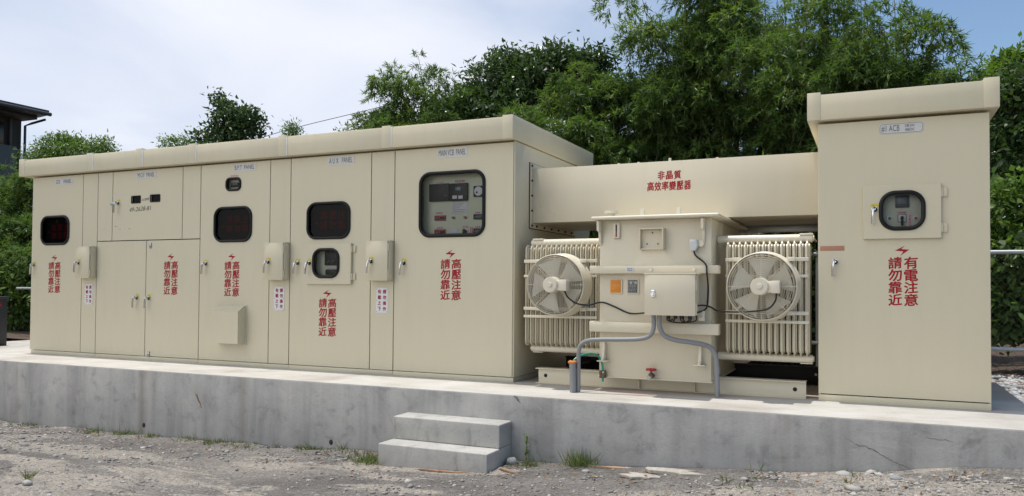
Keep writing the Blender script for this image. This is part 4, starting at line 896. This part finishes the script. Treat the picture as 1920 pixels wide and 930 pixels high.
broadleaf('round-topped small tree standing alone above the left half of the roof', -11.3, 8.0, [(-11.35, 8, 5.08, .38, .45, .32), (-10.95, 8, 4.85, .34, .45, .30), (-11.65, 8, 5.42, .13, .18, .20, .3), (-11.55, 8, 4.75, .40, .45, .28, .8), (-12.25, 8, 4.70, .22, .35, .12, .3), (-10.8, 8.1, 5.12, .18, .3, .16, .35), (-11.3, 8, 4.3, .7, .6, .35), (-11.85, 8, 5.66, .06, .1, .09, .06), (-11.9, 8, 4.98, .10, .2, .09, .12)], 32, 720, .13, .07, LDARK, fill=.3)
broadleaf('pale feathery bush beside the round-topped tree above the roof', -13.4, 8.2, [(-13.5, 8.2, 4.66, .34, .4, .2), (-13.3, 8.2, 4.2, .5, .5, .4), (-12.85, 8.2, 4.72, .14, .3, .10, .2)], 33, 700, .10, .035, LSHRUB, fill=.3)
broadleaf('slim sprig poking up above the roof near the overhead wires', -9.45, 8.0, [(-9.47, 8, 4.68, .13, .14, .17, .5), (-9.42, 8, 4.45, .18, .18, .25, .6)], 34, 700, .10, .03, LSHRUB, trunk=.03)
broadleaf('low leafy bushes peeping over the roof beside the long bamboo branch', -7.6, 8.4, [(-8.0, 8.4, 4.58, .35, .3, .14, .4), (-7.4, 8.4, 4.70, .4, .3, .16, .4), (-7.0, 8.4, 4.75, .5, .4, .25, .5)], 35, 800, .10, .04, LSHRUB, trunk=.03)
broadleaf('wide light green bush above the far left end of the roof', -17.3, 8.0, [(-17.6, 8, 4.75, .75, .6, .36), (-16.7, 8, 4.6, .7, .6, .35), (-18.5, 8, 4.5, .6, .5, .35), (-17.2, 8, 4.3, 1.3, .7, .5), (-15.9, 8, 4.72, .3, .3, .18, .3), (-17.4, 8, 5.0, .3, .3, .14, .3)], 36, 1500, .12, .045, LSHRUB)
broadleaf('light green rounded tree far behind the lone right cabinet', 6.4, 14, [(6.1, 14, 5.75, .5, .6, .4), (7.0, 14, 5.75, .8, .8, .5), (5.75, 13.8, 5.35, .45, .5, .28), (6.7, 14, 5.0, 1.0, .8, .5), (6.0, 13.8, 4.5, .8, .7, .45), (7.5, 14, 4.7, 1.0, .8, .6), (6.0, 14, 3.9, .8, .7, .6), (7.0, 14, 3.9, 1.1, .8, .6), (6.15, 14, 6.15, .2, .22, .15, .3)], 37, 2300, .17, .085, LLIGHT, trunk=.12)
broadleaf('dark shrub mass behind the right cabinet above the vines', 5.9, 6.5, [(5.5, 6.2, 3.4, .7, .6, .6), (6.3, 6.4, 3.1, .8, .6, .7), (5.2, 6.0, 2.7, .6, .5, .6), (5.9, 6.0, 2.3, .8, .6, .6), (5.3, 6.3, 3.75, .45, .4, .35)], 38, 2000, .12, .06, LDARK, name='dark_shrub', cat='shrub')
broadleaf('sunny vine-covered shrub beside the fence at the right edge', 5.3, 4.2, [(4.95, 4.1, 1.95, .55, .45, .35), (5.6, 4.2, 2.0, .6, .5, .35), (4.85, 3.95, 1.35, .5, .4, .4), (5.6, 4.0, 1.3, .6, .45, .45), (4.8, 3.95, .75, .45, .35, .4), (5.5, 4.0, .6, .6, .45, .45)], 39, 1800, .11, .07, LSHRUB, name='leafy_shrub', cat='shrub')
broadleaf('flowering shrub in the dark gap left of the row', -13.9, 4.2, [(-13.6, 4.0, 1.3, .7, .5, .4), (-14.4, 4.1, 1.5, .7, .5, .4), (-12.8, 4.0, .9, .7, .5, .5), (-13.8, 4.0, .5, 1.0, .5, .5), (-11.8, 3.9, .6, .8, .4, .5)], 40, 1300, .12, .06, LSHRUB, name='leafy_shrub', cat='shrub')
broadleaf('low shrubs behind the transformer seen under the radiator', 2.3, 3.9, [(1.9, 3.8, .35, .5, .35, .35), (2.6, 3.8, .4, .5, .35, .4), (1.2, 3.8, .5, .6, .35, .5), (2.4, 3.8, 1.1, .6, .4, .5), (1.4, 3.8, 1.2, .7, .4, .6), (.3, 3.8, 1.2, .8, .4, .8)], 41, 900, .11, .06, LDARK, name='low_shrub', cat='shrub', trunk=.04)
wood = leafm = None
tw = mb(TWIG).tube([(1.95, 3.0, .9), (1.99, 3.0, 1.4), (1.98, 3.0, 1.9)], .018, 6).tube([(1.4, 2.9, 1.35), (1.98, 3.0, 1.62), (2.4, 3.0, 1.72), (2.6, 3.0, 1.5)], .014, 6, False, 4).build('dead_branch', None)
tag(tw, 'bare brown branch crossing the gap between duct and right radiator', 'branch')

# tree belt far behind, one continuous mass
rg = np.random.default_rng(77); n = 26000
xs_ = rg.uniform(-40, 16, n); P = np.stack([xs_, rg.uniform(11, 15, n), rg.uniform(0, 1, n)**.8*(2.9+.5*np.sin(xs_*.8)+.4*np.sin(xs_*2.1))], 1)
o = leaf_mesh('distant_treeline', P, unit(rg.normal(0, 1, (n, 3))), unit(rg.normal(0, .5, (n, 3))+np.array([0, -.3, .8])), rg.uniform(.2, .4, n), rg.uniform(.1, .2, n), rg.normal(.4, .2, n), LDARK, None)
tag(o, None, None, None, 'stuff')

# ------------------------------------------------------------------ stones, grass, litter
def stones(name, P, S, m, seed, label=None, flat=.6):
    rg = np.random.default_rng(seed); t = bmesh.new(); bmesh.ops.create_icosphere(t, subdivisions=1, radius=1); t.verts.ensure_lookup_table()
    base = np.array([v.co[:] for v in t.verts]); F = np.array([[v.index for v in f.verts] for f in t.faces]); t.free(); n = len(P); k = len(base)
    V = base[None]*rg.uniform(.62, 1.25, (n, k, 1)); V *= np.stack([rg.uniform(.7, 1.4, n), rg.uniform(.7, 1.2, n), flat*rg.uniform(.6, 1.1, n)], 1)[:, None]
    a = rg.uniform(0, 2*np.pi, n); c_, s_ = np.cos(a), np.sin(a); X = V[..., 0]*c_[:, None]-V[..., 1]*s_[:, None]; Y = V[..., 0]*s_[:, None]+V[..., 1]*c_[:, None]
    V = np.stack([X, Y, V[..., 2]], -1)*S[:, None, None]+P[:, None]
    FF = (F[None]+(np.arange(n)*k)[:, None, None]).reshape(-1); me = bpy.data.meshes.new(name); me.vertices.add(n*k); me.vertices.foreach_set('co', V.reshape(-1).astype(np.float32))
    m_ = n*len(F); me.loops.add(m_*3); me.loops.foreach_set('vertex_index', FF.astype(np.int32)); me.polygons.add(m_); me.polygons.foreach_set('loop_start', np.arange(0, m_*3, 3, dtype=np.int32)); me.polygons.foreach_set('loop_total', np.full(m_, 3, np.int32)); me.update()
    at = me.attributes.new('tint', 'FLOAT', 'POINT'); at.data.foreach_set('value', np.repeat(np.clip(rg.normal(.5, .25, n), 0, 1), k).astype(np.float32)); me.materials.append(m)
    o = bpy.data.objects.new(name, me); COL.objects.link(o); return tag(o, label, None, None, 'stuff')
rg = np.random.default_rng(5); n = 26000
x = rg.uniform(-8, 5.2, n); y = -.86-rg.uniform(0, 1, n)**1.5*3.2; z = np.array([ground_z(a, b) for a, b in zip(x, y)])
dens = np.sin(x*1.3+1)*np.sin(y*2.1+x*.4); k = rg.uniform(-1.2, 1, n) < dens*.6+.35*(y > -1.4)
stones('loose_grit', np.stack([x, y, z+.002], 1)[k], rg.gamma(1.1, .0048, n)[k]+.002, STONE, 6)
n = 1300; x = rg.uniform(2.3, 5.5, n)+rg.normal(0, .3, n); y = -.87-rg.gamma(1.3, .16, n); z = np.array([ground_z(a, b) for a, b in zip(x, y)])
stones('rubble', np.stack([x, y, z+.004], 1), rg.gamma(1.0, .0065, n)+.003, STONE, 7)
n = 4200; x = 4.38+rg.uniform(0, 1, n)**1.2*4; y = rg.uniform(-.6, 3.6, n); stones('white_gravel', np.stack([x, y, np.full(n, -.045)], 1), rg.uniform(.018, .05, n), WSTONE, 8)
def blades(name, parent, centers, hmin, hmax, seed, spread=.03, per=26, wdt=.006, m=None):
    rg = np.random.default_rng(seed); c_ = np.repeat(np.asarray(centers, float), per, 0); n = len(c_); c_[:, :2] += rg.normal(0, spread, (n, 2))
    D = unit(np.stack([rg.normal(0, .55, n), rg.normal(0, .45, n), rg.uniform(.5, 1.1, n)], 1)); Nn = unit(rg.normal(0, 1, (n, 3)))
    return leaf_mesh(name, c_, D, Nn, rg.uniform(hmin, hmax, n), np.full(n, wdt)*rg.uniform(.7, 1.3, n), rg.normal(.5, .25, n), m or GRASSM, parent)
rg = np.random.default_rng(9); cs = []
for xa, xb, k in ((-6.3, -5.7, 7), (-4.95, -4.1, 26), (-3.9, -3.75, 7), (-3.45, -3.2, 8), (-3.05, -2.3, 24), (-1.9, -1.5, 15), (-1.5, -1.05, 14), (-1.0, -.70, 22), (.40, .7, 12), (2.2, 2.5, 6), (3.0, 3.15, 4), (-2.2, -1.9, 3), (-4.0, -3.2, 4)):
    for _ in range(k):
        x = rg.uniform(xa, xb); y = PY0-.02-abs(rg.normal(0, .10))
        if x > -1.1: y = PY0-.04-abs(rg.normal(0, .2))
        cs.append((x, y, ground_z(x, y)))
cs = np.array(cs); q = rg.uniform(0, 1, len(cs))
o = blades('weedy_grass', None, cs[q < .8], .015, .075, 10, .022, 14, .0055); tag(o, None, None, None, 'stuff')
o = blades('tall_weedy_grass', None, cs[q >= .75], .05, .15, 11, .02, 9, .005); tag(o, None, None, None, 'stuff')
def tuft(label, x, y, hmin, hmax, per, spread, wdt=.007):
    z = ground_z(x, y); t_ = blades('grass_tuft', None, [(x, y, z)], hmin, hmax, int(abs(x)*100)+3, spread, per, wdt); tag(t_, label, 'grass tuft', 'grass tufts by the platform')
tuft('biggest green grass tuft, against the wall right of the steps', 1.02, -.95, .09, .21, 170, .055)
tuft('bright grass tuft beside the left end of the lower step', -.80, -1.28, .05, .14, 110, .06)
tuft('tiny lone grass tuft out in the gritty yard at left', -3.02, -2.85, .05, .14, 26, .018)
wd = thing('weed', 'single tall leafy weed against the wall just right of the steps', 'weed', (.52, -.88, ground_z(.52, -.88)))
mb(CULM).tube([(.52, -.88, -.60), (.525, -.885, -.45), (.53, -.88, -.33)], .004, 6).build('stem', wd)
rg = np.random.default_rng(4); n = 26; P = np.stack([.525+rg.normal(0, .006, n), -.882+rg.normal(0, .006, n), rg.uniform(-.55, -.32, n)], 1); D = unit(np.stack([rg.normal(0, 1, n), rg.normal(0, 1, n), rg.uniform(.1, .7, n)], 1))
leaf_mesh('foliage', P, D, unit(rg.normal(0, .3, (n, 3))+np.array([0, 0, 1.])), rg.uniform(.03, .06, n), rg.uniform(.012, .022, n), rg.normal(.6, .2, n), LSHRUB, wd)
# dry leaves on the ground and the verge
rg = np.random.default_rng(12); n = 420; x = rg.uniform(-6, 5, n); y = -.87-abs(rg.normal(0, .35, n)); z = np.array([ground_z(a, b) for a, b in zip(x, y)])+.012
n2_ = 700; x2 = rg.uniform(4.4, 7, n2_); y2 = rg.uniform(1.8, 4, n2_); P = np.concatenate([np.stack([x, y, z], 1), np.stack([x2, y2, np.full(n2_, -.01)], 1)]); n = len(P)
o = leaf_mesh('dry_leaf_litter', P, unit(np.stack([rg.normal(0, 1, n), rg.normal(0, 1, n), rg.normal(0, .2, n)], 1)), unit(rg.normal(0, .3, (n, 3))+np.array([0, 0, 1.])), rg.uniform(.03, .08, n), rg.uniform(.01, .02, n), rg.uniform(0, 1, n), DRYLEAF, None); tag(o, None, None, None, 'stuff')
def slab_piece(name, label, cat, x, y, l, w_, rot, m, seed, th=.012, rough_=.25, group=None):
    rnd = random.Random(seed); z = ground_z(x, y); pts = []
    for k in range(14):
        a = 2*math.pi*k/14; r_ = 1+rnd.uniform(-rough_, rough_); u, v = l/2*math.cos(a)*r_, w_/2*math.sin(a)*r_
        pts.append((x+u*math.cos(rot)-v*math.sin(rot), y+u*math.sin(rot)+v*math.cos(rot)))
    o = mb(m).prism(pts, z-.002, z+th, 'z', .003).build(name, None); return tag(o, label, cat, group)
slab_piece('wood_splinter', 'long dark wood splinter lying in front of the lower step', 'scrap', .02, -1.40, .42, .045, .10, WOOD, 1, .014)
slab_piece('wood_splinter', 'short orange-brown wood splinter right of the steps', 'scrap', .50, -1.22, .20, .03, -.5, WOOD, 2, .012)
slab_piece('wood_splinter', 'pale flat wood splinter against the wall right of the big tuft', 'scrap', 1.36, -.93, .36, .05, .15, mat('pale_wood', (.36, .24, .15), .85), 3, .014)
v_ = coords(PAPER); link(PAPER, ramp(PAPER, noise(PAPER, v_, 9, 6, .7, .5), [(.3, (.20, .175, .15)), (.48, (.36, .33, .285)), (.7, (.47, .44, .385))]), bsdf(PAPER).inputs['Base Color'])
slab_piece('torn_board', 'large torn pale cardboard sheet on the ground below the transformer', 'scrap', 1.95, -1.04, .56, .20, .10, PAPER, 4, .022, .42)
slab_piece('torn_board', 'smaller torn cardboard scrap in front of the larger sheet', 'scrap', 1.60, -1.20, .28, .13, -.05, PAPER, 5, .016, .42)
def rock(label, x, y, r_, m, seed, sc=(1.3, 1, .7)):
    rnd = random.Random(seed); h = mb(m).sphere((x, y, ground_z(x, y)+r_*.35), r_, sc, 2)
    for v in h.bm.verts: v.co += Vector((rnd.uniform(-1, 1), rnd.uniform(-1, 1), rnd.uniform(-1, 1)))*r_*.13
    tag(h.build('stone', None, 50), label, 'stone')
PALE = mat('pale_stone', (.34, .33, .31), .9); GST = mat('grey_rock', (.24, .245, .25), .9)
rock('pale stone lying beside the lone grass tuft in the yard', -2.90, -2.93, .036, PALE, 1)
rock('grey-green rock in the corner between steps and wall', .43, -.97, .05, GST, 2, (1, 1, 1.05))
rock('largest pale stone at the foot of the wall under the right cabinet', 3.02, -1.02, .042, PALE, 3, (1.4, 1, .75))
rock('second pale stone left of the largest one under the right cabinet', 2.82, -1.0, .028, PALE, 4)
rock('grey angular stone in front of the two pale stones', 3.35, -1.12, .03, GST, 5)
